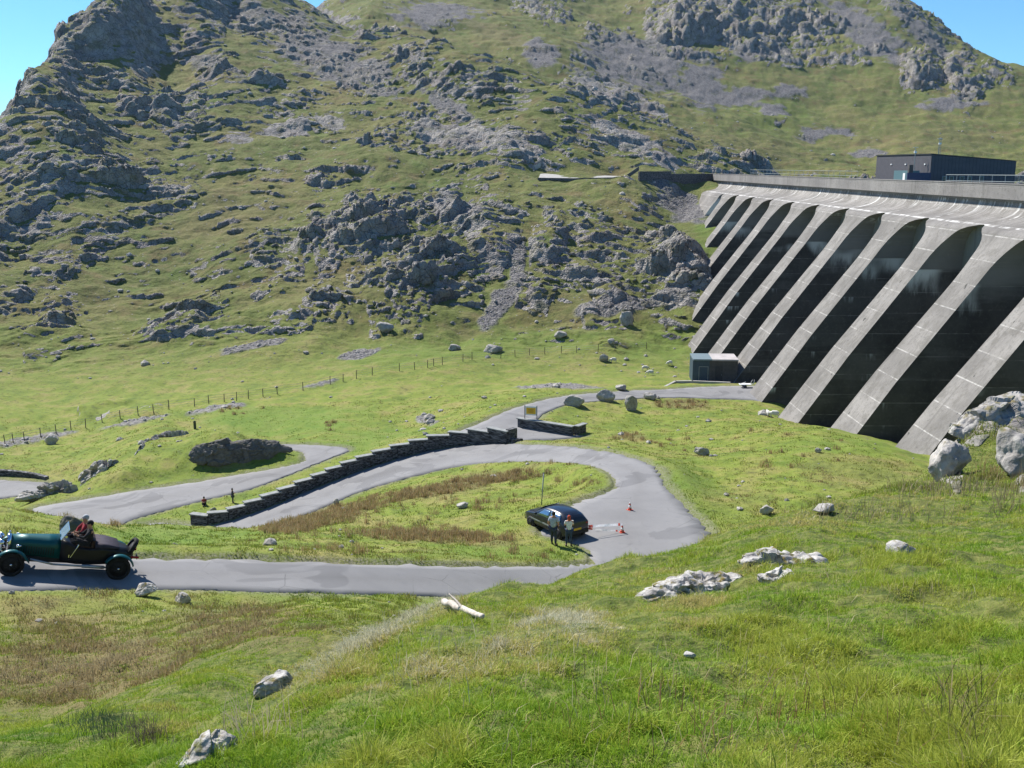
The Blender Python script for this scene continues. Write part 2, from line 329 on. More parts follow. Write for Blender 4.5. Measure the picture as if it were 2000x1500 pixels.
for (u,v,ru,rv,an) in ((1858,905,26,62,10),(1925,832,100,26,36),(1990,880,30,90,8),(1885,862,50,20,20),(1995,800,50,24,10)):
    c_, s_ = math.cos(math.radians(an)), math.sin(math.radians(an)); du = U0-u + n_sml*16; dv = V0-v + fine_n*12
    nrock = np.maximum(nrock, sstep(14,17,Y)*(1-sstep(26,29,Y))*sstep(1.15,.7,np.hypot((du*c_-dv*s_)/ru,(du*s_+dv*c_)/rv)))
rock = np.maximum(rock, nrock)
# second pass: push the crags along their own normals with 3-D noise so faces break up in every direction
def bil3(x,y,z,sc,octv,seed):
    r=0;a=1.0;tot=0
    for i in range(octv):
        f=2.1**i/sc; r=r+a*np.abs(perlin(x*f+seed,y*f+i*4.4,z*f*1.15+seed*.7)); tot+=a; a*=.42
    return r/tot*2
pz = f32(Zf)
cr_ = (bil3(SB*1.3,QB,pz,5.0,4,91)-.42)*(1-.6*slabs)
amp2 = far*(rock*.95+.12)*(1+.9*sstep(400,520,Y))
NX = -dzx*nz; NY = -dzy*nz
cr2_ = bil3(X,Y,pz,1.1,4,95)-.35; Zf = Zf + nrock*(cr2_*.28+.04)
GX2 = GX + NX*cr_*amp2*1.25; GY2 = GY + NY*cr_*amp2*1.25; Zdisp = nz*cr_*amp2*.95
rock = np.clip(rock*(1.15-.9*sstep(.1,-.25,cr_)*0), 0, 1)
# scree
SCR = [(1240,125,120,55,-10),(1370,170,55,45,-30),(1060,105,42,26,-20),(850,28,85,26,0),(1510,215,32,13,0),(1590,255,32,11,0),(1640,250,35,8,0),(1440,185,70,15,0),(1540,180,40,12,0),(1690,60,110,34,-38),(1800,60,110,16,-42),
(1330,395,60,32,-35),(975,590,62,24,50),(1290,598,62,9,0),(1100,756,95,5,0),(640,110,140,44,-25),(520,40,110,30,-10),(420,130,60,20,-30),(880,205,70,14,-30),(1490,110,70,16,0),(1700,292,35,7,0),(830,820,25,10,0),
(500,680,70,8,10),(700,690,42,9,10),(620,750,55,4,12),(1010,500,14,60,0),(1170,610,70,16,0),(720,130,60,20,-20),(1200,95,60,26,0),(1860,200,60,12,0),(60,860,90,7,10),(260,825,80,6,12),(420,800,60,6,10)]
scree = np.zeros_like(X)
wn1 = fbm(X, Y, Z, 7, 3, seed=81)
for (u,v,ru,rv,an) in SCR:
    c, s = math.cos(math.radians(an)), math.sin(math.radians(an))
    m = (np.abs(U0-u) < ru*1.5+10) & (np.abs(V0-v) < ru*1.2+rv+10) & (Y > 90)
    du = (U0[m]-u); dv = (V0[m]-v)
    p = (du*c-dv*s)/ru; q = (du*s+dv*c)/rv
    e = 1-np.sqrt(p*p+q*q) + wn1[m]*.9
    scree[m] = np.maximum(scree[m], sstep(-.05,.22,e))
scree *= (1-rock*.6)
Zf = Zf + scree*np.abs(fbm(X,Y,Z,1.1,2,seed=83))*.5
dry = np.zeros_like(X); lush = np.zeros_like(X)
def blob(arr, lst, ns=.8, sc_noise=None):
    for (u,v,ru,rv,an,k) in lst:
        c, s = math.cos(math.radians(an)), math.sin(math.radians(an))
        m = (np.abs(U0-u) < ru*1.6+30) & (np.abs(V0-v) < ru*1.3+rv+30)
        du = (U0[m]-u); dv = (V0[m]-v)
        p = (du*c-dv*s)/ru; q = (du*s+dv*c)/rv
        e = 1-np.sqrt(p*p+q*q) + (wn1[m]+fine_n[m]*.6)*ns
        arr[m] = np.maximum(arr[m], k*sstep(-.1,.5,e))
blob(dry, [(900,950,120,20,12,.9),(620,1010,110,22,12,.8),(850,1048,160,14,-3,.7),(1340,790,60,12,0,.7),(1230,855,30,8,0,.6),(150,1300,280,110,0,1.0),(450,1235,230,55,0,.8),(1620,780,120,10,-8,.5),(1150,600,120,50,0,.5),(660,570,120,60,0,.35),(450,420,160,60,10,.4),
  (1450,290,200,30,-10,.35),(1000,80,150,14,-20,.6),(1800,270,200,30,0,.35),(1700,920,140,30,0,.35),(1450,980,120,40,0,.25),(100,600,160,60,20,.3)])
blob(lush, [(560,820,180,30,0,.9),(300,1050,250,20,0,.9),(950,1080,250,16,0,.7),(1330,950,80,60,0,.6),(900,680,300,30,5,.5),(1280,680,100,40,0,.6),(1380,450,30,60,0,.5),(700,860,160,20,10,.7),(1650,870,150,30,0,.4),(950,840,60,10,0,.8),(1300,540,0.1,0.1,0,0),(1500,220,100,40,0,.35),(650,1160,150,14,0,.7)])
verge = np.where(dist<90, 1-sstep(.3,.9,dist+fine_n*.5), 0)
print('masks', round(time.time()-T0,1))
def grid_mesh(name, X, Y, Z, attrs, smooth=True):
    ny, nx = X.shape
    me = bpy.data.meshes.new(name)
    co = np.stack([X, Y, Z], -1).reshape(-1, 3).astype(np.float32)
    i = np.arange(nx-1)[None,:] + (np.arange(ny-1)*nx)[:,None]
    q = np.stack([i, i+1, i+nx+1, i+nx], -1).reshape(-1, 4).astype(np.int32)
    me.vertices.add(len(co)); me.vertices.foreach_set('co', co.ravel())
    me.loops.add(q.size); me.loops.foreach_set('vertex_index', q.ravel())
    me.polygons.add(len(q)); me.polygons.foreach_set('loop_start', np.arange(0, q.size, 4, dtype=np.int32))
    me.polygons.foreach_set('loop_total', np.full(len(q), 4, np.int32))
    if smooth: me.polygons.foreach_set('use_smooth', np.ones(len(q), bool))
    for k, v in attrs.items():
        at_ = me.attributes.new(k, 'FLOAT', 'POINT'); at_.data.foreach_set('value', v.ravel().astype(np.float32))
    me.update(); return me
# ---------------------------------------------------------------- node helper
class NT:
    def __init__(s, name):
        s.m = bpy.data.materials.new(name); s.m.use_nodes = True; s.t = s.m.node_tree
        s.b = s.t.nodes['Principled BSDF']; s.out = s.t.nodes['Material Output']
        s.b.inputs['Specular IOR Level'].default_value = .3
    def n(s, typ, **kw):
        nd = s.t.nodes.new(typ)
        for k, v in kw.items():
            if k.startswith('_'): setattr(nd, k[1:], v)
            else: s.set(nd.inputs[k.replace('__',' ')], v)
        return nd
    def set(s, inp, v):
        if hasattr(v, 'links') or isinstance(v, bpy.types.NodeSocket): s.t.links.new(v, inp)
        elif isinstance(v, (tuple, list)) and len(v) == 3 and inp.type == 'RGBA': inp.default_value = (*v, 1)
        else: inp.default_value = v
    def pos(s): return s.n('ShaderNodeNewGeometry').outputs['Position']
    def objc(s): return s.n('ShaderNodeTexCoord').outputs['Object']
    def attr(s, name): return s.n('ShaderNodeAttribute', _attribute_name=name).outputs['Fac']
    def attrc(s, name): return s.n('ShaderNodeAttribute', _attribute_name=name).outputs['Color']
    def noise(s, vec, scale, detail=3, rough=.55, dist=0.0):
        nd = s.n('ShaderNodeTexNoise', Vector=vec, Scale=scale, Detail=detail, Roughness=rough, Distortion=dist); return nd.outputs['Fac']
    def voro(s, vec, scale, feature='F1', out='Distance'):
        nd = s.n('ShaderNodeTexVoronoi', _feature=feature, Vector=vec, Scale=scale); return nd.outputs[out]
    def maprange(s, x, a, b, c=0.0, d=1.0):
        nd = s.n('ShaderNodeMapRange', _interpolation_type='SMOOTHSTEP')
        s.set(nd.inputs[0], x)
        for i, q in enumerate((a,b,c,d)): nd.inputs[i+1].default_value = q
        return nd.outputs[0]
    def math(s, op, a, b=0.0, c=None):
        nd = s.n('ShaderNodeMath', _operation=op); s.set(nd.inputs[0], a); s.set(nd.inputs[1], b)
        if c is not None: s.set(nd.inputs[2], c)
        return nd.outputs[0]
    def mix(s, f, a, b, mode='MIX'):
        nd = s.n('ShaderNodeMix', _data_type='RGBA', _blend_type=mode)
        s.set(nd.inputs[0], f); s.set(nd.inputs[6], a); s.set(nd.inputs[7], b); return nd.outputs[2]
    def ramp(s, f, stops):
        nd = s.n('ShaderNodeValToRGB', Fac=f); el = nd.color_ramp.elements
        while len(el) < len(stops): el.new(.5)
        for e, (p, c) in zip(el, stops): e.position = p; e.color = (*c, 1)
        return nd.outputs[0]
    def scaled(s, vec, sc):
        nd = s.n('ShaderNodeVectorMath', _operation='MULTIPLY'); s.set(nd.inputs[0], vec); nd.inputs[1].default_value = sc; return nd.outputs[0]
    def sep(s, vec): return s.n('ShaderNodeSeparateXYZ', Vector=vec).outputs
    def bump(s, h, strength=.5, dist=.1, prev=None):
        nd = s.n('ShaderNodeBump', Height=h, Strength=strength, Distance=dist)
        if prev is not None: s.set(nd.inputs['Normal'], prev)
        return nd.outputs[0]
    def done(s, col=None, rough=None, normal=None, metal=None):
        if col is not None: s.set(s.b.inputs['Base Color'], col)
        if rough is not None: s.set(s.b.inputs['Roughness'], rough)
        if normal is not None: s.set(s.b.inputs['Normal'], normal)
        if metal is not None: s.set(s.b.inputs['Metallic'], metal)
        return s.m
_mc = {}
def plain(name, col, rough=.6, metal=0.0, var=.15, sc=8.0, spec=.3, bump=0.0):
    if name in _mc: return _mc[name]
    t = NT(name); nz_ = t.noise(t.objc(), sc, 4)
    f = t.maprange(nz_, .3, .7)
    c = t.mix(f, tuple(x*(1-var) for x in col), tuple(min(1,x*(1+var)) for x in col))
    t.b.inputs['Specular IOR Level'].default_value = spec
    _mc[name] = t.done(c, rough, t.bump(nz_, bump, .02) if bump else None, metal)
    return _mc[name]
def rock_col(t, P, k=1.0, tint=(1,1,1)):
    a = t.noise(P, .35*k, 5, .6); b = t.noise(P, 2.6*k, 5, .65); c = t.noise(P, 9*k, 3)
    col = t.ramp(a, [(.3,(.14,.132,.13)),(.5,(.25,.235,.222)),(.72,(.40,.372,.34))])
    col = t.mix(t.maprange(b,.35,.75), col, t.mix(.5, col, (.52,.485,.44)))
    col = t.mix(t.math('MULTIPLY', t.maprange(c,.55,.7), .4), col, (.10,.10,.085))
    return col, b, c
def mat_terrain():
    t = NT('hill_turf_and_rock'); P = t.pos()
    rockf, scr, dr, lu, fr, vg = [t.attr(k) for k in ('rock','scree','dry','lush','farz','verge')]
    n1 = t.noise(P, .045, 4); n2 = t.noise(P, .32, 4, .6); n3 = t.noise(P, 1.7, 4, .65); n4 = t.noise(P, 9.0, 3, .6)
    g_far = t.ramp(n1, [(.3,(.086,.114,.022)),(.5,(.122,.144,.030)),(.7,(.175,.164,.050))])
    g_far = t.mix(t.math('MULTIPLY', t.maprange(t.noise(P,.14,4,.65),.52,.66), .55), g_far, (.17,.105,.05))
    g_far = t.mix(t.math('MULTIPLY', t.maprange(t.noise(P,.11,3,.6),.30,.44,1,0), .5), g_far, (.10,.17,.028))
    g_near = t.ramp(n2, [(.3,(.105,.160,.018)),(.5,(.175,.220,.028)),(.7,(.26,.255,.050))])
    g = t.mix(fr, g_near, g_far)
    g = t.mix(t.math('MULTIPLY', t.maprange(n2,.45,.7), .45), g, (.22,.18,.085))
    g = t.mix(t.math('MULTIPLY', t.maprange(n3,.5,.68), .7), g, (.07,.085,.022))
    g = t.mix(t.math('MULTIPLY', t.maprange(n3,.28,.45,1,0), .35), g, (.26,.25,.10))
    g = t.mix(t.math('MULTIPLY', t.maprange(n4,.5,.7), .35), g, (.05,.065,.015))
    g = t.mix(t.math('MULTIPLY', lu, .8), g, t.mix(t.maprange(n3,.35,.65), (.085,.165,.018), (.15,.22,.03)))
    mnd = t.attr('mound'); g = t.mix(t.math('MULTIPLY', mnd, .85), g, t.mix(t.maprange(n4,.35,.65), (.045,.065,.012), (.15,.155,.04)))
    drc = t.mix(t.maprange(n3,.35,.65), (.20,.14,.070), (.135,.125,.045))
    g = t.mix(t.math('MULTIPLY', dr, t.maprange(n3,.25,.6,.45,1)), g, drc)
    # fine pale stones in the turf
    vs = t.n('ShaderNodeTexVoronoi', Vector=P, Scale=.9); 
    spk = t.math('MULTIPLY', t.maprange(vs.outputs['Distance'], .10, .16, 1, 0), t.maprange(n2, .45, .6))
    g = t.mix(t.math('MULTIPLY', spk, fr), g, (.30,.29,.26))
    rc, rb, rc2 = rock_col(t, P)
    rc = t.mix(t.math('MULTIPLY', t.maprange(n2,.50,.64), .55), rc, (.11,.115,.04))
    rc = t.mix(t.math('MULTIPLY', t.maprange(t.noise(P,.09,3),.5,.62), .45), rc, t.mix(.5, rc, (.13,.085,.10)))
    rc = t.mix(t.math('MULTIPLY', t.maprange(t.noise(P,.5,4,.7),.60,.70), .6), rc, (.13,.09,.06))
    crk = t.n('ShaderNodeTexVoronoi', _feature='DISTANCE_TO_EDGE', Vector=P, Scale=.55)
    rc = t.mix(t.math('MULTIPLY', t.maprange(crk.outputs['Distance'],.0,.05,1,0), .7), rc, (.03,.03,.03))
    # scree
    vd = t.n('ShaderNodeTexVoronoi', Vector=P, Scale=1.1); vr = t.n('ShaderNodeTexVoronoi', Vector=P, Scale=2.6)
    sc = t.mix(vd.outputs['Color'], (.13,.125,.135), (.27,.255,.26)); 
    scol = t.n('ShaderNodeSeparateColor', Color=vr.outputs['Color']).outputs[0]
    sc = t.mix(scol, (.09,.086,.09), (.25,.238,.235))
    col = t.mix(t.math('MULTIPLY', scr, t.maprange(n3,.25,.45,.35,1)), g, sc)
    re = t.maprange(t.math('ADD', rockf, t.math('MULTIPLY', t.math('SUBTRACT', n3, .5), .9)), .38, .58)
    col = t.mix(re, col, rc)
    vgc = t.mix(t.maprange(n4,.4,.6), (.20,.185,.15), (.10,.12,.03))
    col = t.mix(t.math('MULTIPLY', vg, .75), col, vgc)
    h = t.math('ADD', t.math('MULTIPLY', n3, .7), t.math('MULTIPLY', n4, .35))
    hr = t.math('ADD', rb, t.math('MULTIPLY', vr.outputs['Distance'], .8))
    hh = t.mix(t.math('MAXIMUM', re, scr), h, hr)
    dist_ = t.math('ADD', .16, t.math('MULTIPLY', fr, .55))
    bp = t.n('ShaderNodeBump', Height=hh, Strength=.75); t.set(bp.inputs['Distance'], dist_)
    return t.done(col, .95, bp.outputs[0])
M_TERR = mat_terrain()
zf_attr = sstep(120, 200, Y+0*X)
me = grid_mesh('terrain', GX2, GY2, Zf+Zdisp, dict(rock=rock, scree=scree, dry=dry, lush=lush, farz=zf_attr, verge=verge, mound=mound))
me.materials.append(M_TERR)
terrain = bpy.data.objects.new('terrain', me); COL.objects.link(terrain); terrain['kind'] = 'structure'
print('terrain mesh', round(time.time()-T0,1))
# ---------------------------------------------------------------- mesh helpers
def link(o, parent=None):
    COL.objects.link(o)
    if parent: o.parent = parent
    return o
def tag(o, label, cat, group=None, kind=None):
    o['label'] = label; o['category'] = cat
    if group: o['group'] = group
    if kind: o['kind'] = kind
    return o
def thing(name, label, cat, loc=(0,0,0), rz=0, group=None, rot=None):
    o = bpy.data.objects.new(name, None); o.empty_display_size = .2; COL.objects.link(o)
    o.location = loc; o.rotation_euler = rot if rot else (0,0,rz)
    return tag(o, label, cat, group)
def mesh_obj(name, verts, faces, mat, parent=None, smooth=False):
    me = bpy.data.meshes.new(name); me.from_pydata([tuple(v) for v in verts], [], faces)
    if smooth:
        for p in me.polygons: p.use_smooth = True
    me.materials.append(mat); me.update()
    return link(bpy.data.objects.new(name, me), parent)
def bm_obj(name, bm, mat, parent=None, smooth=False, bevel=0, seg=2):
    me = bpy.data.meshes.new(name); bm.normal_update(); bm.to_mesh(me); bm.free()
    if smooth:
        for p in me.polygons: p.use_smooth = True
    me.materials.append(mat)
    o = link(bpy.data.objects.new(name, me), parent)
    if bevel:
        b = o.modifiers.new('bevel','BEVEL'); b.width = bevel; b.segments = seg; b.limit_method = 'ANGLE'
    return o
def add_box(bm, c, s, rz=0, rot=None):
    M = Matrix.Translation(c) @ (rot.to_matrix().to_4x4() if rot else Matrix.Rotation(rz,4,'Z')) @ Matrix.Diagonal((*s,1))
    return bmesh.ops.create_cube(bm, size=1, matrix=M)
def add_cyl(bm, p0, p1, r0, r1=None, seg=12, cap=True):
    p0 = Vector(p0); p1 = Vector(p1); r1 = r0 if r1 is None else r1
    d = p1-p0; q = d.to_track_quat('Z','Y').to_matrix().to_4x4()
    return bmesh.ops.create_cone(bm, cap_ends=cap, segments=seg, radius1=r0, radius2=r1, depth=d.length, matrix=Matrix.Translation((p0+p1)/2) @ q)
def add_tube(bm, pts, r, seg=8):
    for a, b in zip(pts[:-1], pts[1:]): add_cyl(bm, a, b, r, seg=seg)
# ---------------------------------------------------------------- roads
def mat_road():
    t = NT('tarmac'); P = t.pos()
    a = t.noise(P, .35, 4, .6); b = t.noise(P, 60, 2); c = t.noise(P, 2.2, 4, .6)
    col = t.ramp(a, [(.3,(.155,.152,.153)),(.7,(.215,.211,.210))])
    col = t.mix(t.math('MULTIPLY', t.maprange(c,.55,.72), .35), col, (.13,.13,.14))
    col = t.mix(t.math('MULTIPLY', t.maprange(b,.45,.6), .25), col, (.30,.30,.31))
    pt = t.noise(P, .16, 3, .6, 1.5); col = t.mix(t.math('MULTIPLY', t.maprange(pt,.57,.60), .6), col, (.115,.114,.117))
    ck = t.n('ShaderNodeTexVoronoi', _feature='DISTANCE_TO_EDGE', Vector=t.mix(.12, P, t.n('ShaderNodeTexNoise', Vector=P, Scale=1.5).outputs['Color']), Scale=.45)
    col = t.mix(t.math('MULTIPLY', t.math('MULTIPLY', t.maprange(ck.outputs['Distance'],.0,.012,1,0), t.maprange(a,.45,.6)), .6), col, (.06,.06,.06))
    trk = t.attr('cross')     # worn wheel lines along the road
    w = t.math('MULTIPLY', t.math('ABSOLUTE', t.math('SINE', t.math('MULTIPLY', trk, 6.2832))), .22)
    col = t.mix(w, col, (.28,.28,.29))
    edge = t.maprange(t.math('ABSOLUTE', t.math('SUBTRACT', trk, .5)), .42, .5)
    col = t.mix(t.math('MULTIPLY', edge, t.maprange(c,.3,.6,.2,.8)), col, (.13,.13,.10))
    return t.done(col, .85, t.bump(b, .25, .01))
M_ROAD = mat_road()
for k, (nm, g) in enumerate(ROADS.items()):
    g = g.copy(); g[...,2] += .012 + .006*k
    # roughen the two edges
    for j in (0, -1):
        e = g[:, j, :]; nrm = g[:, -1, :] - g[:, 0, :]; nrm /= np.linalg.norm(nrm[:, :2], axis=1)[:, None]+1e-6
        wob = np.random.default_rng(k*2+j+5).normal(size=len(e))*.11
        g[:, j, :2] += nrm[:, :2]*wob[:, None]
    sk0, sk1 = g[:, :1, :].copy(), g[:, -1:, :].copy()          # turned-down edges
    sk0[:,0,:2] -= nrm[:, :2]*.10; sk1[:,0,:2] += nrm[:, :2]*.10; sk0[...,2] -= .22; sk1[...,2] -= .22
    g = np.concatenate([sk0, g, sk1], 1)
    cr = np.broadcast_to(np.linspace(0,1,g.shape[1])[None,:], g.shape[:2])
    me = grid_mesh('road', g[...,0], g[...,1], g[...,2], dict(cross=cr))
    me.materials.append(M_ROAD)
    o = bpy.data.objects.new('road', me); COL.objects.link(o); o['kind'] = 'structure'
    # make sure normals point up
    if me.polygons[len(me.polygons)//2].normal.z < 0: me.flip_normals()
# ---------------------------------------------------------------- the dam
DS = 13.65; DY0 = 108.5       # bay spacing, near edge of the buttress whose toe is at px 1576
def xc(y): return 52.0 - .008*y
ZP0, ZP1 = -1.82, -3.35
PROF = [(-3.0,-.45),(-3.9,-.35),(-4.4,-.15),(-4.8,.3),(-5.1,.95),(-5.35,1.8),(-5.55,2.75),(-5.72,3.7),(-5.78,3.95),(-6.0,4.6),(-6.3,5.0),(-6.6,5.2),(-7.0,5.45),(-7.5,5.8),(-8.0,6.2),(-8.5,6.6),(-9.2,7.1),(-10,7.65),(-11,8.35),(-12,9.1),
 (-14,10.6),(-17,12.85),(-20,15.1),(-24,17.85),(-28,20.6),(-34,24.6),(-44,31)]
def half(z):
    if z > -5.74: return DS/2
    return float(np.interp(-z, [5.75,5.8,6.0,6.3,6.6,7.0,7.5,8,8.5,9.2,10,12,17,24,30,44],[6.45,6.1,5.35,4.5,3.9,3.4,3.0,2.75,2.6,2.45,2.4,2.4,2.6,2.9,3.05,3.15]))
def mat_conc(kind):
    t = NT('concrete_'+kind); P = t.pos(); x, y, z = t.sep(P)
    a = t.noise(P, .25, 5, .6); b = t.noise(P, 3.0, 5, .7); c = t.noise(P, 14, 3)
    base = {'face':((.17,.16,.15),(.275,.26,.244)), 'parapet':((.22,.207,.20),(.29,.275,.262)), 'inner':((.04,.038,.035),(.085,.08,.073))}[kind]  # inner: same concrete, much darker, the bays' shade put into its colour
    col = t.mix(t.maprange(a,.3,.7), base[0], base[1])
    col = t.mix(t.math('MULTIPLY', t.maprange(b,.50,.70), .6), col, (.11,.105,.095))
    col = t.mix(t.math('MULTIPLY', t.maprange(c,.62,.72), .5), col, (.08,.08,.07))
    # lift joints: pale lines every 2.2 m of height
    zz = t.math('DIVIDE', t.math('ADD', z, 100), 2.2)
    fr = t.math('FRACT', zz)
    jn = t.math('MULTIPLY', t.maprange(t.math('ABSOLUTE', t.math('SUBTRACT', fr, .5)), .035, .0, 0, 1), t.maprange(t.noise(P,.8,3), .38,.62,.15,1))
    if kind != 'parapet': col = t.mix(t.math('MULTIPLY', jn, .7 if kind=='face' else .22), col, (.60,.58,.55))
    # tone of each pour
    pour = t.n('ShaderNodeTexWhiteNoise', _noise_dimensions='2D')
    cmb = t.n('ShaderNodeCombineXYZ', X=t.math('FLOOR', t.math('ADD', zz, .5)), Y=t.math('FLOOR', t.math('DIVIDE', t.math('SUBTRACT', y, 3.0), 7.0 if kind!='parapet' else 4.2)))
    t.set(pour.inputs['Vector'], cmb.outputs[0])
    col = t.mix(.55, col, t.mix(pour.outputs['Value'], t.mix(1.0, col, (.78,.78,.78), 'MULTIPLY'), col))
    # lime streaks running down
    sv = t.scaled(P, (.02, 2.6, .10)); st = t.noise(sv, 1.0, 5, .75)
    yb_ = t.math('ABSOLUTE', t.math('SUBTRACT', t.math('FRACT', t.math('DIVIDE', t.math('ADD', t.math('SUBTRACT', y, 110.8-DS/2+.0), t.math('MULTIPLY', t.noise(P,.9,2), .5)), DS)), .0))
    jd = t.math('MULTIPLY', t.math('MINIMUM', yb_, t.math('SUBTRACT', 1.0, yb_)), DS)      # metres from the contraction joint
    topm = t.maprange(z, -6.2, -3.4, 0, 1) if kind == 'face' else t.maprange(z, -14, -5, .15, 1)
    stf = t.math('MULTIPLY', t.maprange(st, .53, .60), topm)
    if kind != 'parapet': col = t.mix(t.math('MULTIPLY', stf, .85 if kind=='face' else .25), col, (.74,.74,.72))
    if kind == 'face':
        jw = t.math('MULTIPLY', t.maprange(jd, .10, .30, 1, 0), t.math('MULTIPLY', t.maprange(z, -6.0, -5.6, 0, 1), t.maprange(t.noise(P,.7,2),.42,.55)))
        col = t.mix(t.math('MULTIPLY', jw, .85), col, (.78,.78,.76))
        tl = t.math('MULTIPLY', t.maprange(t.math('ABSOLUTE', t.math('ADD', z, 5.75)), .02, .09, 1, 0), t.maprange(t.noise(P,.9,4,.7),.42,.58))
        col = t.mix(t.math('MULTIPLY', tl, .85), col, (.74,.73,.70))
        blt0 = t.noise(t.scaled(P,(.5,1.6,.35)), 1.0, 5, .75); col = t.mix(t.math('MULTIPLY', t.maprange(blt0,.50,.66), .55), col, (.15,.143,.13))
        blt = t.noise(P, .55, 5, .75); col = t.mix(t.math('MULTIPLY', t.maprange(blt,.50,.64), .6), col, (.13,.122,.108))
        chip = t.noise(P, 1.3, 2); col = t.mix(t.math('MULTIPLY', t.maprange(chip,.70,.74), .8), col, (.035,.035,.03))
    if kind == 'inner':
        up = t.maprange(z, -11.2, -10.4, 0, 1)  # recess shading in the colour: lighter upper chamber, dark below
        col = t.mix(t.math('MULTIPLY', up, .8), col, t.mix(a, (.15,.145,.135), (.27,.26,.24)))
        lw_ = t.math('MULTIPLY', t.math('MULTIPLY', t.maprange(jd, .25, .75, 1, 0), t.maprange(z,-11.0,-9.8,0,1)), t.maprange(t.noise(t.scaled(P,(.1,3,.15)),1.0,3),.44,.52))
        col = t.mix(t.math('MULTIPLY', lw_, .9), col, (.78,.80,.80))
        fr_ = t.noise(t.scaled(P,(1.1,1.1,.25)),1.0,4,.7); fb = t.noise(P,.10,2)
        fz_ = t.math('MULTIPLY', t.maprange(t.math('ADD', z, t.math('MULTIPLY', fr_, 4.5)), -11.2, -8.6, 0, 1), t.maprange(z, -10.75, -10.6, 1, 0))
        col = t.mix(t.math('MULTIPLY', fz_, t.maprange(fb,.50,.58)), col, (.55,.56,.54))
        sv2 = t.scaled(P, (.3, .5, .05)); s2 = t.noise(sv2, 1.0, 4, .7)
        band = t.maprange(fr, .5, .12, 1, 0); band = t.math('MULTIPLY', t.math('MULTIPLY', t.maprange(fr,.1,.5,0,1), t.maprange(fr,.5,.53,1,0)), t.maprange(s2,.58,.68))
        col = t.mix(t.math('MULTIPLY', band, .8), col, (.65,.68,.68))
    # dark streaks
    sd_ = t.noise(t.scaled(P, (.05, 1.3, .06)), 1.0, 3, .6)
    col = t.mix(t.math('MULTIPLY', t.maprange(sd_,.55,.7), .45), col, (.11,.105,.095))
    hb = t.math('SUBTRACT', b, t.math('MULTIPLY', jn, .6))
    return t.done(col, .9, t.bump(hb, .5, .06))
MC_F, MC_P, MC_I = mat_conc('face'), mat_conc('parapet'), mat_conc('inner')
dam = thing('buttress_dam', 'long grey concrete dam with a row of sloping buttresses and deep shadowed bays', 'dam', (xc(150),150,-28))
def off(v): return (v[0]-dam.location.x, v[1]-dam.location.y, v[2]-dam.location.z)
def build_buttress(yc_, solid=False, S=DS):
    vs, fs, ms = [], [], []
    for (z, o_) in PROF:
        w = (S/2 if solid else half(z)) - .012
        y0, y1 = yc_-w, yc_+w
        vs += [off((xc(y0)-o_, y0, z)), off((xc(y1)-o_, y1, z)), off((xc(y1)+1.2, y1, z)), off((xc(y0)+1.2, y0, z))]
    nr = len(PROF)
    for i in range(nr-1):
        a = 4*i; b = a+4
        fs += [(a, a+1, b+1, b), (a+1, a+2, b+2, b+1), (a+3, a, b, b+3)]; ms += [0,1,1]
    fs.append((0,3,2,1)); ms.append(0)
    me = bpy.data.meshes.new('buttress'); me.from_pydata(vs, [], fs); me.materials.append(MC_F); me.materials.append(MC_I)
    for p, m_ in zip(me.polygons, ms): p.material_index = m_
    bm = bmesh.new(); bm.from_mesh(me); bmesh.ops.recalc_face_normals(bm, faces=bm.faces); bm.to_mesh(me); bm.free()
    return link(bpy.data.objects.new('buttress', me), dam)
# near edge at half width when open: centre = near edge + half(low)
for k in range(-4, 9):
    yn = DY0 - 1.0 + DS*k
    build_buttress(110.8 + DS*k)
yl = 110.8+DS*8+DS/2
build_buttress(yl+(262-yl)/2, True, 262-yl)
y0d = 110.8-DS*4-DS/2
bm = bmesh.new(); y1d = yl
ln = (y1d-y0d)
for (ya, yb) in [(y0d, y1d)]:
    vv = [bm.verts.new(off((xc(y)-o_, y, z))) for y in (ya, yb) for o_, z in ((3.6,-5.75),(3.6,-44),(-.9,-44),(-.9,-5.75))]
    for f in ((0,1,5,4),(1,2,6,5),(2,3,7,6),(3,0,4,7),(0,3,2,1),(4,5,6,7)): bm.faces.new([vv[i] for i in f])
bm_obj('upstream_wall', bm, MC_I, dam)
# parapet and crest deck
def prism(name, ya, yb, xo0, xo1, z0, z1, mat, parent=dam):
    bm = bmesh.new()
    vv = [bm.verts.new(off((xc(y)+xo, y, z))) for y in (ya, yb) for xo, z in ((xo0,z0),(xo1,z0),(xo1,z1),(xo0,z1))]
    for f in ((0,1,5,4),(1,2,6,5),(2,3,7,6),(3,0,4,7),(0,3,2,1),(4,5,6,7)): bm.faces.new([vv[i] for i in f])
    bmesh.ops.recalc_face_normals(bm, faces=bm.faces)
    return bm_obj(name, bm, mat, parent)
prism('parapet', y0d, 262.5, -.25, .15, ZP1, ZP0, MC_P)
prism('coping', y0d, 262.5, -.30, .22, ZP0+.003, ZP0+.10, MC_P)
prism('crest_deck', y0d, 262, .16, 6.0, -3.6, -2.9, MC_P)
prism('rear_wall', y0d, 262, 4.6, 6.2, -30, -3.62, MC_I)
print('dam', round(time.time()-T0,1))
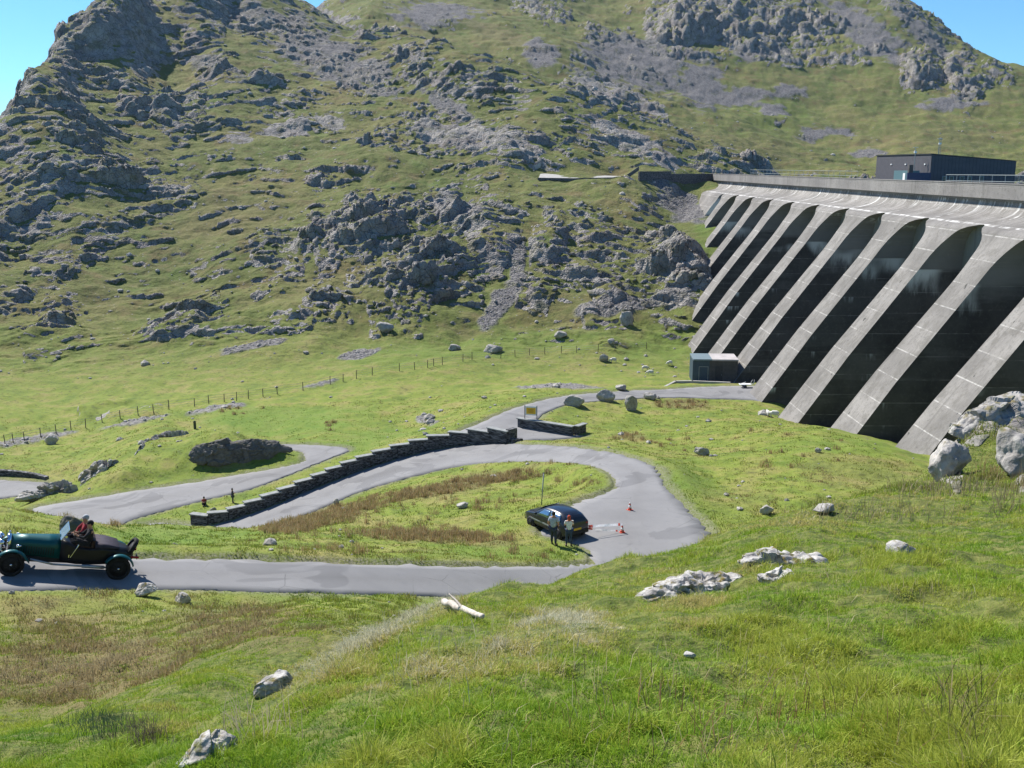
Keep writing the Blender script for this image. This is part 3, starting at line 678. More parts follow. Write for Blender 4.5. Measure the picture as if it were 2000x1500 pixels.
# ---------------------------------------------------------------- rocks
def mat_rock(name, k, lichen=0.0, moss=0.3, tone=1.0):
    t = NT(name); P = t.pos(); rc, rb, rc2 = rock_col(t, P, k)
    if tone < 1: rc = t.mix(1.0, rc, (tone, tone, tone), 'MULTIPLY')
    n = t.noise(P, 1.6*k, 4, .6)
    if lichen: rc = t.mix(t.math('MULTIPLY', t.maprange(t.noise(P, 1.1*k, 5, .7), .42, .52), lichen), rc, (.60,.585,.55))
    nrm = t.sep(t.n('ShaderNodeNewGeometry').outputs['Normal'])[2]
    mm = t.math('MULTIPLY', t.math('MULTIPLY', t.maprange(nrm, .3, .8), t.maprange(n, .5, .62)), moss)
    rc = t.mix(mm, rc, t.mix(t.maprange(rb,.4,.6), (.09,.10,.02), (.16,.12,.03)))
    h = t.math('ADD', rb, t.math('MULTIPLY', t.voro(P, 3*k), .6))
    return t.done(rc, .9, t.bump(h, .8, .12/k))
MR = mat_rock('boulder_rock', 1.6, .25, .3); MRL = mat_rock('lichen_crusted_rock', 5, .5, 1.0); MRD = mat_rock('dark_shade_toned_rock', 1.3, 0, .5, .5); MRB = mat_rock('crag_rock', 1.8, .22, .8)  # MRD: dark stone, toned down further with the hump face's shade
def rock_mesh(seed, size, sub=4, planes=16, rough=.10):
    rg = np.random.default_rng(seed)
    bm = bmesh.new(); bmesh.ops.create_icosphere(bm, subdivisions=sub, radius=1)
    d = np.array([v.co[:] for v in bm.verts]); d /= np.linalg.norm(d,axis=1)[:,None]
    N = rg.normal(size=(planes,3)); N /= np.linalg.norm(N,axis=1)[:,None]; hgt = rg.uniform(.62,1.0,planes)
    dots = np.maximum(d@N.T, 1e-3); r = (1/((dots/hgt)**14).sum(1))**(1/14)
    r = np.minimum(r, 1.15)
    p = d*r[:,None]*np.array(size)
    m = float(np.mean(size))
    nn = fbm(p[:,0],p[:,1],p[:,2], m*.9, 4, .6, seed=seed*1.37)*rough*2.2
    p = p*(1+nn[:,None])
    for v, q in zip(bm.verts, p): v.co = q
    return bm
def boulder(u, v, w_px, h_px, label, seed, mat=None, depth_k=.8, ymin=3, sub=4, planes=14, rot=0, name='boulder', cat='boulder', group=None, sink=.25, rough=.1, cast=None):
    p = hit(u, v, ymin); dc = p.y*CP - p.z*SP
    sx = w_px/2/FPX*dc; sz = h_px/2/FPX*dc
    bm = rock_mesh(seed, (sx, sx*depth_k, sz*1.15), sub, planes, rough)
    o = bm_obj(name, bm, mat or MR, None, smooth=False)
    for q in o.data.polygons: q.use_smooth = sub >= 5
    o.location = (p.x, p.y + sx*depth_k*.4, p.z + sz*(1-sink)); o.rotation_euler = (0,0,rot)
    return tag(o, label, cat, group)
boulder(1122,793,50,22,'low wide grey boulder beside the upper road, furthest left of the roadside boulders',1)
boulder(1184,784,32,26,'upright blocky brown-grey boulder on the verge of the upper road',2)
boulder(1213,763,26,14,'dark flat-topped block on the far verge of the upper road',3)
boulder(1232,801,24,32,'pale pointed boulder on the grass below the upper road',4, planes=9)
boulder(1268,780,28,12,'small low pinkish boulder on the grass edge right of the pointed boulder',5)
boulder(961,688,36,15,'flat pale slab-like boulder behind the fence on the valley floor',6, planes=10)
boulder(885,685,26,12,'small dark rounded boulder left of the flat pale slab',7)
boulder(1095,660,26,15,'grey boulder on the grass slope above the fence line',8)
boulder(1194,671,12,12,'small round grey boulder above the fence near the dam',9)
boulder(1370,890,26,18,'dark hollow-sided boulder alone in the right-hand pasture',10, rough=.2)
boulder(1598,884,14,9,'small grey stone in the middle of the pasture below the buttresses',11)
boulder(657,987,12,13,'small white-topped stone at the inner edge of the curving road',12)
boulder(905,992,24,12,'flat pale stone among the rushes on the grass island',13)
boulder(283,1165,40,28,'pale lichen-spotted stone beside the lower road below the vintage car',14, mat=MRL, ymin=20)
boulder(355,1178,36,20,'flat white stone in the grass below the lower road',15, mat=MRL, ymin=20)
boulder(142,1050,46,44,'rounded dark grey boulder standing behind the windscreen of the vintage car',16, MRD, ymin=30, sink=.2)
boulder(1497,1004,26,18,'brown mossy tussock-topped stone at the pasture edge beyond the mound',17, ymin=30)
boulder(1225,632,26,26,'pale pointed boulder at the foot of the crag near the dam',18, planes=9)
boulder(752,650,30,24,'square dark boulder at the foot of the main crag',19)
boulder(1610,1002,50,16,'flat grey stone showing through the grass at the crest of the mound',20, ymin=8)
boulder(417,1000,14,10,'small white stone lying in the grass in front of the stepped wall',21, ymin=30)
boulder(1758,1082,56,22,'small half-buried white rock with a moss cap behind the lichen rock',22, mat=MRL)
boulder(1348,1285,24,12,'small pinkish pebble lying in the foreground grass',23, mat=MRL, name='pebble', cat='stone')
boulder(100,868,30,22,'rounded grey boulder on the bank of the dry gully',24)
boulder(1100,276,0.1,0.1,'',25) if False else None
def slab(u0, v0, u1, v1, wm, hm, label, name, seed, mat, ymin=3, planes=22, rough=.12, sink=.35, tip=0, cat='rock', y1=None, sub=6, fine=.5):
    """one long continuous outcrop lying along the ground between two points"""
    p0 = hit(u0, v0, ymin); p1 = hit(u1, v1, ymin)
    d = p1-p0; L = d.length; rg = np.random.default_rng(seed)
    bm = bmesh.new(); bmesh.ops.create_icosphere(bm, subdivisions=sub, radius=1)
    q = np.array([v.co[:] for v in bm.verts]); q /= np.linalg.norm(q,axis=1)[:,None]
    N = rg.normal(size=(planes,3)); N /= np.linalg.norm(N,axis=1)[:,None]; hh = rg.uniform(.6,1.0,planes)
    r = (1/((np.maximum(q@N.T,1e-3)/hh)**14).sum(1))**(1/14); r = np.minimum(r,1.15)
    p = q*r[:,None]*np.array([L/2, wm/2, hm])
    m = (wm+hm)/2
    # blocks: stepped offsets cell by cell, then fine grain
    K = int(np.clip(L/m*9, 14, 160)); S_ = rg.uniform(-1,1,(K,3))*np.array([L/2,wm/2,hm]); D2 = ((p[:,None,:]/m-S_[None]/m)**2).sum(2); ix = D2.argmin(1)
    off_ = rg.uniform(-.5,.5,K)[ix]*rough*m*2.2 + ((p-S_[ix])*rg.normal(0,.35,(K,3))[ix]).sum(1)*rough*2
    gr = (np.abs(perlin(p[:,0]/m*3,p[:,1]/m*3,p[:,2]/m*4))-.2)*.35 + perlin(p[:,0]/m*8,p[:,1]/m*8,p[:,2]/m*9)*.10
    p = p + q*(off_ + gr*m*fine*rough*4)[:,None]
    for v, c_ in zip(bm.verts, p): v.co = c_
    o = bm_obj(name, bm, mat)
    yaw_ = math.atan2(d.y, d.x); pit_ = -math.atan2(d.z, math.hypot(d.x,d.y))
    o.rotation_euler = (Matrix.Rotation(yaw_,4,'Z') @ Matrix.Rotation(pit_,4,'Y') @ Matrix.Rotation(tip,4,'X')).to_euler()
    mid = (p0+p1)/2; n_ = 7; zz = np.mean([gz(*(p0.lerp(p1,(i+.5)/n_)).xy) for i in range(n_)])
    o.location = (mid.x, mid.y, zz + hm*(.5-sink))
    return tag(o, label, cat)
slab(1252,1168,1480,1118,.46,.085,'long low white lichen-crusted rock with brown moss patches lying in the grassy mound','lichen_rock',60,MRL,rough=.13,sink=.36,fine=1.0)
slab(1455,1112,1625,1084,.55,.10,'broad upper end of the lichen-crusted outcrop, highest white rock on the mound','lichen_rock',61,MRL,rough=.13,sink=.36,fine=1.0)
slab(1480,1133,1560,1122,.24,.09,'small flat white rock just below the broad end of the lichen-crusted outcrop','lichen_rock',62,MRL,rough=.18,sink=.4)
slab(350,1500,480,1468,.24,.10,'white and pink lichen-covered rock at the bottom edge of the mound','lichen_rock',80,MRL,rough=.18,sink=.4)
slab(505,1362,590,1322,.20,.09,'pale grey rock edge poking out of the shoulder of the mound','rock_edge',90,MRL,rough=.1,sink=.6,ymin=3)
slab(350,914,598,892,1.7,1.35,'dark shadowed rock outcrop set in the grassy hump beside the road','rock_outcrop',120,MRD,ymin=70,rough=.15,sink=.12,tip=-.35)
slab(52,985,160,948,1.6,.9,'lower half of the rubbly rock heap between the two roads on the left','rock_heap',130,MR,ymin=60,rough=.32,sink=.3)
slab(145,950,240,905,1.6,1.1,'upper half of the rubbly rock heap between the two roads on the left','rock_heap',131,MR,ymin=60,rough=.32,sink=.3)
slab(250,897,372,845,1.2,.8,'low grey rock ledge on top of the grassy hump','rock_ledge',140,MR,ymin=80,rough=.2,sink=.5)
boulder(1856,930,66,76,'pale lichen-streaked upright rock at the left end of the crag below the dam',150,MRB,ymin=14,planes=13,name='crag_rock',cat='rock',sink=.35,sub=5,depth_k=1.0,rough=.16)
slab(1870,868,1990,792,1.3,.42,'long grey rock edge along the crest of the crag below the dam','crag_rock',152,MRB,ymin=14,rough=.14,sink=.45)
boulder(2000,925,110,100,'broad grey rock at the right edge of the crag below the dam',154,MRB,ymin=14,planes=15,name='crag_rock',cat='rock',sink=.4,sub=5,depth_k=1.0,rough=.16)
# scattered small stones: uncountable
def scatter_stones():
    rg = np.random.default_rng(3)
    bm0 = rock_mesh(200, (1,1,.65), 1, 8, .05); bm1 = rock_mesh(201, (1,.8,.5), 1, 7, .05)
    prot = []
    for b in (bm0, bm1):
        b.verts.ensure_lookup_table(); prot.append((np.array([v.co[:] for v in b.verts]), np.array([[v.index for v in f.verts] for f in b.faces]))); b.free()
    V, F, off_ = [], [], 0
    N = 52000
    a = rg.uniform(-.56,.56,N); L = rg.uniform(math.log(24), math.log(520), N)
    sc = bilin(AX,LX,scree,a,L); rc = bilin(AX,LX,rock,a,L); dd_ = bilin(AX,LX,dist,a,L)
    y = np.exp(L); nn = fbm(a*y, y, 0*y, 14, 3, seed=7)
    prob = .010 + .35*sc + .07*sstep(.0,.5,nn)*(y>85) + .05*rc + .05*(y>150)
    prob *= (dd_ > .6) | (dd_ < -1)
    prob *= np.where(np.abs(bilin(AX,LX,dist,a,L)) < 2.0, 1.6, 1)
    keep = rg.uniform(size=N) < prob
    a, y, sc = a[keep], y[keep], sc[keep]
    x = a*y; z = ground(x, y)
    keep = ~((x > 36) & (y > 40) & (y < 262)); a,x,y,z,sc = a[keep],x[keep],y[keep],z[keep],sc[keep]
    for i in range(len(x)):
        P0, F0 = prot[i%2]
        r = min(.45, .10*rg.lognormal(0,.55))*(1+y[i]/160)*min(1,.35+y[i]/120)
        th = rg.uniform(0,6.28); c,s_ = math.cos(th),math.sin(th)
        p = P0*r; p = np.stack([p[:,0]*c-p[:,1]*s_, p[:,0]*s_+p[:,1]*c, p[:,2]],1) + (x[i],y[i],z[i]+r*.15)
        V.append(p); F.append(F0+off_); off_ += len(P0)
    me = bpy.data.meshes.new('scattered_stones'); me.from_pydata(np.concatenate(V).tolist(), [], np.concatenate(F).tolist())
    me.materials.append(MR); o = link(bpy.data.objects.new('scattered_stones', me))
    tag(o, 'small grey stones strewn over the grass and scree slopes', 'stones', kind='stuff')
scatter_stones()
print('rocks', round(time.time()-T0,1))
# ---------------------------------------------------------------- slate walls
def mat_slate(name, dark, light, sc=1.0):
    t = NT(name); P = t.pos()
    x,y,z = t.sep(P)
    w = t.noise(P, 1.5, 3)
    v = t.n('ShaderNodeCombineXYZ', X=t.math('MULTIPLY', t.math('ADD', x, y), 3.4), Y=t.math('MULTIPLY', t.math('SUBTRACT', x, y), 1.2), Z=t.math('MULTIPLY', t.math('ADD', z, t.math('MULTIPLY', w, .08)), 13))
    vo = t.n('ShaderNodeTexVoronoi', Vector=v.outputs[0], Scale=1.0)
    k = t.n('ShaderNodeSeparateColor', Color=vo.outputs['Color']).outputs[0]
    col = t.mix(k, dark, light)
    col = t.mix(t.maprange(vo.outputs['Distance'], .45, .75), col, (.02,.02,.02))
    return t.done(col, .85, t.bump(t.math('SUBTRACT', 1.0, vo.outputs['Distance']), .9, .06))
MSL = mat_slate('stacked_slate', (.04,.04,.045), (.20,.20,.21)); MCOP = plain('slate_coping', (.25,.26,.255), .8, var=.2, sc=3, bump=.3)
MCONC = plain('pale_concrete', (.36,.35,.33), .85, var=.15, sc=1.5, bump=.2)
g = ROADS['road']; outer = g[:,0,:]; inner = g[:,-1,:]
uo, vo_ = project(outer[:,0], outer[:,1], outer[:,2])
sel = [i for i in range(len(uo)) if 360 < uo[i] < 1040 and outer[i,1] > 72]
pw = outer[sel]; uw = uo[sel]
o_ = np.argsort(uw); pw = pw[o_]; uw = uw[o_]
dirs = outer[sel][o_]-inner[sel][o_]; dirs[:,2]=0; dirs /= np.linalg.norm(dirs,axis=1)[:,None]
def wpt(u, k=.45):
    p = np.array([np.interp(u, uw, pw[:,i]+dirs[:,i]*k) for i in range(3)]); return p
wall = thing('retaining_wall', 'long curving dark slate wall with stepped coping between the two roads', 'wall', tuple(wpt(690)))
wl = np.array(wall.location)
SU = [378,410,447,480,513,546,578,611,638,668,698,729,764,800,836,879,916,955,992]
def seg_box(a, b, th, z0, z1, ext=0):
    a = np.array(a[:2]); b = np.array(b[:2]); d = b-a; L = np.linalg.norm(d); d /= L; nrm = np.array([-d[1], d[0]])
    a = a-d*ext; b = b+d*ext; vs = []
    for z in (z0, z1):
        for q in (a-nrm*th/2, b-nrm*th/2, b+nrm*th/2, a+nrm*th/2): vs.append((q[0],q[1],z))
    return vs, [(0,3,2,1),(4,5,6,7),(0,1,5,4),(1,2,6,5),(2,3,7,6),(3,0,4,7)]
def wall_seg(parent, loc, a, b, th, z0, z1, name, mat, ext=0, bev=.012):
    vs, fs = seg_box(a, b, th, z0, z1, ext)
    o = mesh_obj(name, [tuple(np.array(v)-loc) for v in vs], fs, mat, parent)
    if bev: m_ = o.modifiers.new('bevel','BEVEL'); m_.width = bev; m_.segments = 1
    return o
for i in range(len(SU)-1):
    a, b = wpt(SU[i]), wpt(SU[i+1])
    top = max(a[2], b[2]) + .62 + .32*min(1, i/10)
    wall_seg(wall, wl, a, b, .42, min(a[2],b[2])-.8, top, 'stone_wall', MSL, -.003)
    wall_seg(wall, wl, a+(random.uniform(-.03,.03),random.uniform(-.03,.03),0), b, .58, top+.003, top+random.uniform(.07,.11), 'coping', MCOP, random.uniform(.08,.16) if i else .05)
a = wpt(992); b = np.array(atz(1008,846,-24.1)); 
wall_seg(wall, wl, a+(0.0,.1,0), (a[0]+.62, a[1]+.75,0), .42, -25.6, a[2]+1.12, 'stone_wall', MSL, .05)
wall_seg(wall, wl, a+(0.35,-.35,0), (a[0]+1.2, a[1]-.15,0), .36, -25.6, a[2]+.42, 'stone_wall', MSL, .05)
# short wall with the sign
p0 = np.array(atz(1013,834,-25.0)); p1 = np.array(atz(1118,851,-25.0)); p2 = np.array(atz(1142,845,-25.0))
sw = thing('low_stone_wall', 'short straight slate wall with pale coping standing below the yellow sign', 'wall', tuple(p0)); sl = np.array(sw.location)
zt = p0[2]+.86
wall_seg(sw, sl, p0, p1, .42, p0[2]-.6, zt, 'stone_wall', MSL); wall_seg(sw, sl, p0, p1, .60, zt+.003, zt+.10, 'coping', MCOP, .1)
wall_seg(sw, sl, p1+(.2,.2,0), p2, .38, p1[2]-.6, zt-.003, 'stone_wall', MSL); wall_seg(sw, sl, p1+(.4,.1,0), p2, .58, zt+.006, zt+.105, 'coping', MCOP, .1)
# curved wall far left
lw = thing('low_stone_wall', 'low curved dark stone wall beside the road at the left edge', 'wall', tuple(atz(40,935,-30.6))); ll = np.array(lw.location)
cp = [atz(u,v,-30.75) for u,v in ((-60,925),(-20,926),(15,928),(45,931),(70,935),(92,941))]
for a,b in zip(cp[:-1],cp[1:]):
    wall_seg(lw, ll, a, b, .45, -31.6, -30.2, 'stone_wall', MSL, .04)
# ---------------------------------------------------------------- sign
MW = plain('white_paint', (.80,.80,.78), .5, var=.04); MBK = plain('dark_metal', (.03,.035,.04), .5); MYE = plain('yellow_panel', (.75,.47,.03), .5, var=.1, sc=20)
M_OR = plain('orange_mark', (.42,.20,.03), .5)
p = atz(1037,836,-24.75); p = Vector((p.x, p.y+.8, p.z))
sg = thing('road_sign', 'white framed sign board with a yellow panel behind the short slate wall', 'sign', tuple(p), math.radians(-12))
zb = 1.05
bm = bmesh.new(); add_box(bm, (0,0,zb+.48), (1.12,.04,.92)); bm_obj('board', bm, MW, sg, bevel=.01)
bm = bmesh.new(); add_box(bm, (.02,-.032,zb+.47), (.92,.02,.62)); bm_obj('panel', bm, MYE, sg)
for zz_, w_ in ((.62,.56),(.52,.46),(.40,.58),(.30,.40)):
    bm = bmesh.new(); add_box(bm, (.02,-.045,zb+zz_), (w_,.01,.045)); bm_obj('marking', bm, M_OR, sg)
for sx in (-.6,.6):
    bm = bmesh.new(); add_box(bm, (sx,.0,(zb+1.0)/2-.2), (.06,.06,zb+1.4)); bm_obj('post', bm, MBK, sg)
# ---------------------------------------------------------------- poles, posts, fence
MPOLE = plain('galvanised_steel', (.30,.33,.32), .5, .3); MWOOD = plain('weathered_wood', (.13,.105,.08), .9, var=.3, bump=.4); MGRN = plain('mossy_post', (.07,.08,.05), .9, var=.3)
p = hit(1057,986); ptop = at(1062,924,p.y+.05)
po = thing('metal_pole', 'thin bare grey metal pole standing in the grass behind the black car', 'pole', tuple(p))
bm = bmesh.new(); add_cyl(bm, (0,0,-.3), ptop-p, .035, seg=10); bm_obj('shaft', bm, MPOLE, po, True)
bm = bmesh.new(); add_cyl(bm, ptop-p, ptop-p+Vector((0,0,.03)), .045, seg=10); bm_obj('cap', bm, MBK, po)
p = hit(381,838,70)
bm = bmesh.new(); add_box(bm, (0,0,.42), (.26,.24,1.0)); add_box(bm, (0,0,.95),(.2,.18,.06))
o = bm_obj('wooden_post', bm, MGRN, None, bevel=.03); o.location = p; tag(o, 'single stout dark post on top of the grassy hump', 'post')
def fence(pix, label, hgt=1.15, wires=(.45,.75,1.05), rad=.055, mat=MWOOD, ymin=85):
    pts = [hit(u,v,ymin) for u,v in pix]
    root = thing('post_and_wire_fence', label, 'fence', tuple(pts[0])); b = pts[0]
    for i,q in enumerate(pts):
        bm = bmesh.new(); tl = random.uniform(-.06,.06)
        add_cyl(bm, q-b-Vector((0,0,.2)), q-b+Vector((tl,random.uniform(-.05,.05),hgt*random.uniform(.92,1.05))), rad, rad*.9, seg=7)
        bm_obj('post', bm, mat, root)
    for w in wires:
        bm = bmesh.new()
        for a_,b_ in zip(pts[:-1],pts[1:]): add_cyl(bm, a_-b+Vector((0,0,w)), b_-b+Vector((0,0,w)), .012, seg=4)
        bm_obj('wire', bm, MPOLE, root)
F1 = [(696,740),(727,733),(780,725),(810,722),(835,718),(847,715),(864,713),(904,706),(922,703),(978,700),(1006,697),(1034,694),(1064,692),(1096,690),(1126,689),(1168,687),(1201,684),(1263,682)]
F2 = [(10,867),(26,864),(48,861),(80,854),(110,846),(139,840),(167,835),(200,826),(235,818),(270,811),(300,806),(330,800),(380,794),(408,789),(438,785),(462,783),(485,779),(514,775),(542,770),(592,763),(645,751),(670,745)]
fence(F1, 'post and wire fence crossing the valley floor toward the dam', 1.2)
fence(F2, 'post and wire fence running along the foot of the left hillside', 1.15)
# ---------------------------------------------------------------- valve house at the buttress feet
MBL = plain('blue_grey_cladding', (.045,.075,.105), .6, var=.15, sc=2); MDK = plain('dark_render', (.075,.072,.07), .8, var=.2, sc=2); MROOF = plain('roof_felt', (.42,.39,.38), .8, var=.12, sc=1)
MDOOR = plain('blue_door', (.035,.065,.10), .5); MROOFB = plain('roof_edge_blue', (.15,.20,.22), .6)
k0 = atz(1352,747,-28.65); k1 = atz(1442,750,-28.65)
kx = (k1.x-k0.x); kz = 3.05
kio = thing('valve_house', 'small flat-roofed dark blue outbuilding built against the buttress feet', 'building', (k0.x,k0.y,k0.z), math.atan2(k1.y-k0.y,k1.x-k0.x)*.4)
bm = bmesh.new(); add_box(bm, (kx*.185,2.0,kz/2), (kx*.37,4.0,kz)); bm_obj('clad_wall', bm, MBL, kio)
bm = bmesh.new(); add_box(bm, (kx*.685,2.0,kz/2), (kx*.63-.01,3.98,kz)); bm_obj('wall', bm, MDK, kio)
bm = bmesh.new(); add_box(bm, (kx*.21,1.9,kz+.12), (kx*.42,4.5,.22)); bm_obj('roof', bm, MROOFB, kio, bevel=.02)
bm = bmesh.new(); add_box(bm, (kx*.71+.01,1.9,kz+.12), (kx*.58,4.5,.22)); bm_obj('roof', bm, MROOF, kio, bevel=.02)
bm = bmesh.new(); add_box(bm, (kx*.24,-.03,1.1), (1.1,.05,2.1)); dr = bm_obj('door', bm, MDOOR, kio)
bm = bmesh.new(); add_box(bm, (kx*.24-.6,-.03,1.1), (.06,.06,2.2)); add_box(bm, (kx*.24+.6,-.03,1.1), (.06,.06,2.2)); add_box(bm, (kx*.24,-.03,2.2), (1.24,.055,.07)); bm_obj('door_frame', bm, MPOLE, kio)
bm = bmesh.new(); add_box(bm, (kx*.58,-.03,1.15), (1.0,.06,2.2)); dr = bm_obj('door', bm, MBK, kio)
bm = bmesh.new(); add_box(bm, (kx*.58+.38,-.08,1.1), (.04,.05,.16)); bm_obj('handle', bm, MPOLE, dr)
bm = bmesh.new(); add_box(bm, (kx*.45,-.2,-.15), (kx*1.35,1.6,.4)); bm_obj('plinth', bm, MCONC, kio, bevel=.02)
kw = thing('concrete_kerb_wall', 'low pale concrete kerb wall beside the valve house forecourt', 'wall', tuple(atz(1318,749,-28.4))); kl = np.array(kw.location)
kp = [atz(1298,759,-28.3), atz(1319,748,-28.3), atz(1352,749,-28.4), atz(1425,752,-28.4)]
for a,b in zip(kp[:-1],kp[1:]): wall_seg(kw, kl, a, b, .35, -29.2, -28.0, 'wall', MCONC, .1)
# white junk by the buttress
p = atz(1455,757,-28.2); tr = thing('flatbed_trailer', 'small white trailer frame parked in the shade between two buttress feet', 'trailer', tuple(p), .05)
bm = bmesh.new(); add_box(bm,(0,0,.45),(1.5,.8,.08)); bm_obj('bed',bm,MW,tr)
bm = bmesh.new(); add_tube(bm,[(.75,0,.45),(1.15,0,.55),(1.2,0,1.05)],.03); add_tube(bm,[(.75,.2,.45),(1.0,.2,1.0)],.03); bm_obj('drawbar',bm,MW,tr)
bm = bmesh.new(); add_tube(bm,[(-.7,0,.5),(.1,0,.75)],.03); bm_obj('ramp',bm,MW,tr)
for sy in (-.45,.45):
    bm = bmesh.new(); add_cyl(bm,(-.1,sy-.06,.22),(-.1,sy+.06,.22),.22,seg=14); bm_obj('wheel',bm,MBK,tr,True)
# ---------------------------------------------------------------- gate house on the crest
MCLAD = NT('dark_vertical_cladding'); _t = MCLAD; _P = _t.objc(); _x,_y,_z = _t.sep(_P)
_w = _t.math('FRACT', _t.math('MULTIPLY', _t.math('ADD', _x, _y), 2.0))
MCLAD = _t.done(_t.mix(_t.maprange(_w,.0,.15), (.03,.03,.035), _t.mix(_t.noise(_P,1.2,3), (.06,.06,.07), (.105,.105,.12))), .7, _t.bump(_w,.5,.05))
gh = thing('gate_house', 'dark flat-topped building with a sloping roof standing on the dam crest', 'building', (60,150,-3.0))
def ghbox(name, x0,x1,y0,y1,z0,zl,zr,mat,parent=gh):
    vs=[(x0,y0,z0),(x1,y0,z0),(x1,y1,z0),(x0,y1,z0),(x0,y0,zl),(x1,y0,zr),(x1,y1,zr),(x0,y1,zl)]
    return mesh_obj(name, vs, [(0,3,2,1),(4,5,6,7),(0,1,5,4),(1,2,6,5),(2,3,7,6),(3,0,4,7)], mat, parent)
ghbox('wall',0,12.2,0,22.5,0,4.62,3.75,MCLAD)
gr_ = ghbox('roof',-.12,12.32,-.12,22.6,4.66,4.80,3.93,MBK)
for v_ in gr_.data.vertices:
    if v_.co.z < 4.7 and v_.co.x > 6: v_.co.z = 3.79
MGLS = plain('dark_glass', (.05,.06,.06), .2, var=.1)
for wx in (2.1,3.1,4.6,5.7,7.4):
    bm = bmesh.new(); add_box(bm,(wx,-.03,1.1),(.5,.06,.9)); w = bm_obj('window',bm,MGLS,gh)
    bm = bmesh.new(); add_box(bm,(wx-.3,-.05,1.1),(.07,.08,1.05)); add_box(bm,(wx+.3,-.05,1.1),(.07,.08,1.05)); add_box(bm,(wx,-.05,1.6),(.64,.075,.06)); add_box(bm,(wx,-.05,.6),(.64,.075,.06)); bm_obj('frame',bm,MPOLE,w)
for wy in (2,9.5,15.5):
    bm = bmesh.new(); add_box(bm,(-.06,wy,3.3),(.12,.4,.18)); bm_obj('wall_lamp',bm,MW,gh)
MTURQ = plain('turquoise_paint', (.09,.17,.19), .5); MNAVY = plain('navy_shed', (.03,.045,.10), .5)
cb = thing('crest_cabin', 'small turquoise and dark blue cabin with a chimney in front of the gate house', 'cabin', (56.9,148.6,-2.9))
bm = bmesh.new(); add_box(bm,(0,2.2,1.15),(1.5,5.8,2.3)); bm_obj('body',bm,MTURQ,cb)
bm = bmesh.new(); add_box(bm,(.6,-.9,1.05),(3.3,.3,1.95)); bm_obj('end_panel',bm,MNAVY,cb)
bm = bmesh.new(); add_box(bm,(-.5,-.5,1.95),(.55,.55,2.3)); bm_obj('chimney',bm,MDK,cb)
bm = bmesh.new(); add_box(bm,(-.78,1.0,1.0),(.04,.8,1.9)); bm_obj('door',bm,MW,cb)
for (yy,xx,hh,lab,cat_) in ((152.5,58.6,5.6,'slim mast with a small crossbar rising beside the chimney of the crest cabin','mast'),(156,63.5,7.2,'lattice aerial mast with instruments on the gate house roof','mast')):
    m_ = thing('aerial_mast', lab, cat_, (xx,yy,-2.9 if xx<60 else 1.4)); h_ = hh if xx<60 else 2.6
    bm = bmesh.new()
    if xx<60: add_cyl(bm,(0,0,0),(0,0,h_),.05,seg=6)
    else:
        for q in ((-.15,0),(.15,0),(0,.2)): add_cyl(bm,(*q,0),(*q,h_),.03,seg=5)
        for z_ in np.arange(.2,h_,.4): add_cyl(bm,(-.15,0,z_),(.15,0,z_+.3),.02,seg=4)
    bm_obj('shaft',bm,MPOLE,m_)
    bm = bmesh.new(); add_box(bm,(0,0,h_),(.8,.06,.05)); bm_obj('crossbar',bm,MW,m_)
    bm = bmesh.new(); add_box(bm,(0,0,h_-.7),(.35,.2,.25)); bm_obj('instrument_box',bm,MW,m_)
def railing(name, pts, hgt, label, mat=MPOLE, step=2.2, rails=(1.0,.5)):
    pts = [Vector(p) for p in pts]; b = pts[0]; root = thing(name, label, 'railing', tuple(b))
    for w in rails:
        bm = bmesh.new(); add_tube(bm, [p-b+Vector((0,0,hgt*w)) for p in pts], .035, 6); bm_obj('rail', bm, mat, root)
    for a_,c_ in zip(pts[:-1],pts[1:]):
        n_ = max(1,int((c_-a_).length/step))
        for i in range(n_+1):
            q = a_.lerp(c_, i/n_)-b; bm = bmesh.new(); add_cyl(bm, q, q+Vector((0,0,hgt)), .03, seg=6); bm_obj('baluster', bm, mat, root)
railing('handrail', [(57.6,174,-2.3),(57.2,215,-2.3),(57.0,250,-2.3)], 1.5, 'thin metal handrail along the far side of the dam crest left of the gate house', step=3)
railing('handrail', [(53.5,104,-2.3),(53.2,128,-2.4)], 1.4, 'thin metal handrail on the dam crest in front of the dark gate house wall', step=3)
# spillway works at the left end of the dam
sp = thing('spillway', 'pale concrete spillway channel with dark walls on the rocky slope left of the dam', 'spillway', (20,255,-4)); spl = np.array(sp.location)
Q = lambda u,v,Y: np.array(at(u,v,Y))
def wallpx(pts, Y, name, mat, th=.6):
    for (u0,vt0,vb0),(u1,vt1,vb1) in zip(pts[:-1],pts[1:]):
        y0,y1 = (Y,Y) if not isinstance(Y,tuple) else Y
        A0,A1,B0,B1 = Q(u0,vt0,y0),Q(u0,vb0,y0),Q(u1,vt1,y1),Q(u1,vb1,y1)
        d = np.array((0,th,0)); vs = [A0,A1,B1,B0,A0+d,A1+d,B1+d,B0+d]
        o = mesh_obj(name,[tuple(v-spl) for v in vs],[(0,1,2,3),(7,6,5,4),(0,3,7,4),(1,5,6,2),(0,4,5,1),(3,2,6,7)],mat,sp)
wallpx([(1050,347,352),(1120,348,353),(1212,346,350)],243,'front_wall',MSL)
A = [Q(1056,338,256),Q(1120,340,256),Q(1212,344,254),Q(1212,348,243.7),Q(1120,348.5,243.7),Q(1052,347.5,243.7)]
mesh_obj('slab',[tuple(v-spl) for v in A]+[tuple(v-spl-np.array((0,0,.8))) for v in A],[(5,4,3,2,1,0),(0,1,7,6),(1,2,8,7),(2,3,9,8),(3,4,10,9),(4,5,11,10),(5,0,6,11)],MCONC,sp)
wallpx([(1022,333,336),(1056,317,336)],257,'wing_wall',MCONC); wallpx([(1003,328,333),(1022,323,336)],258,'wing_wall',MCONC)
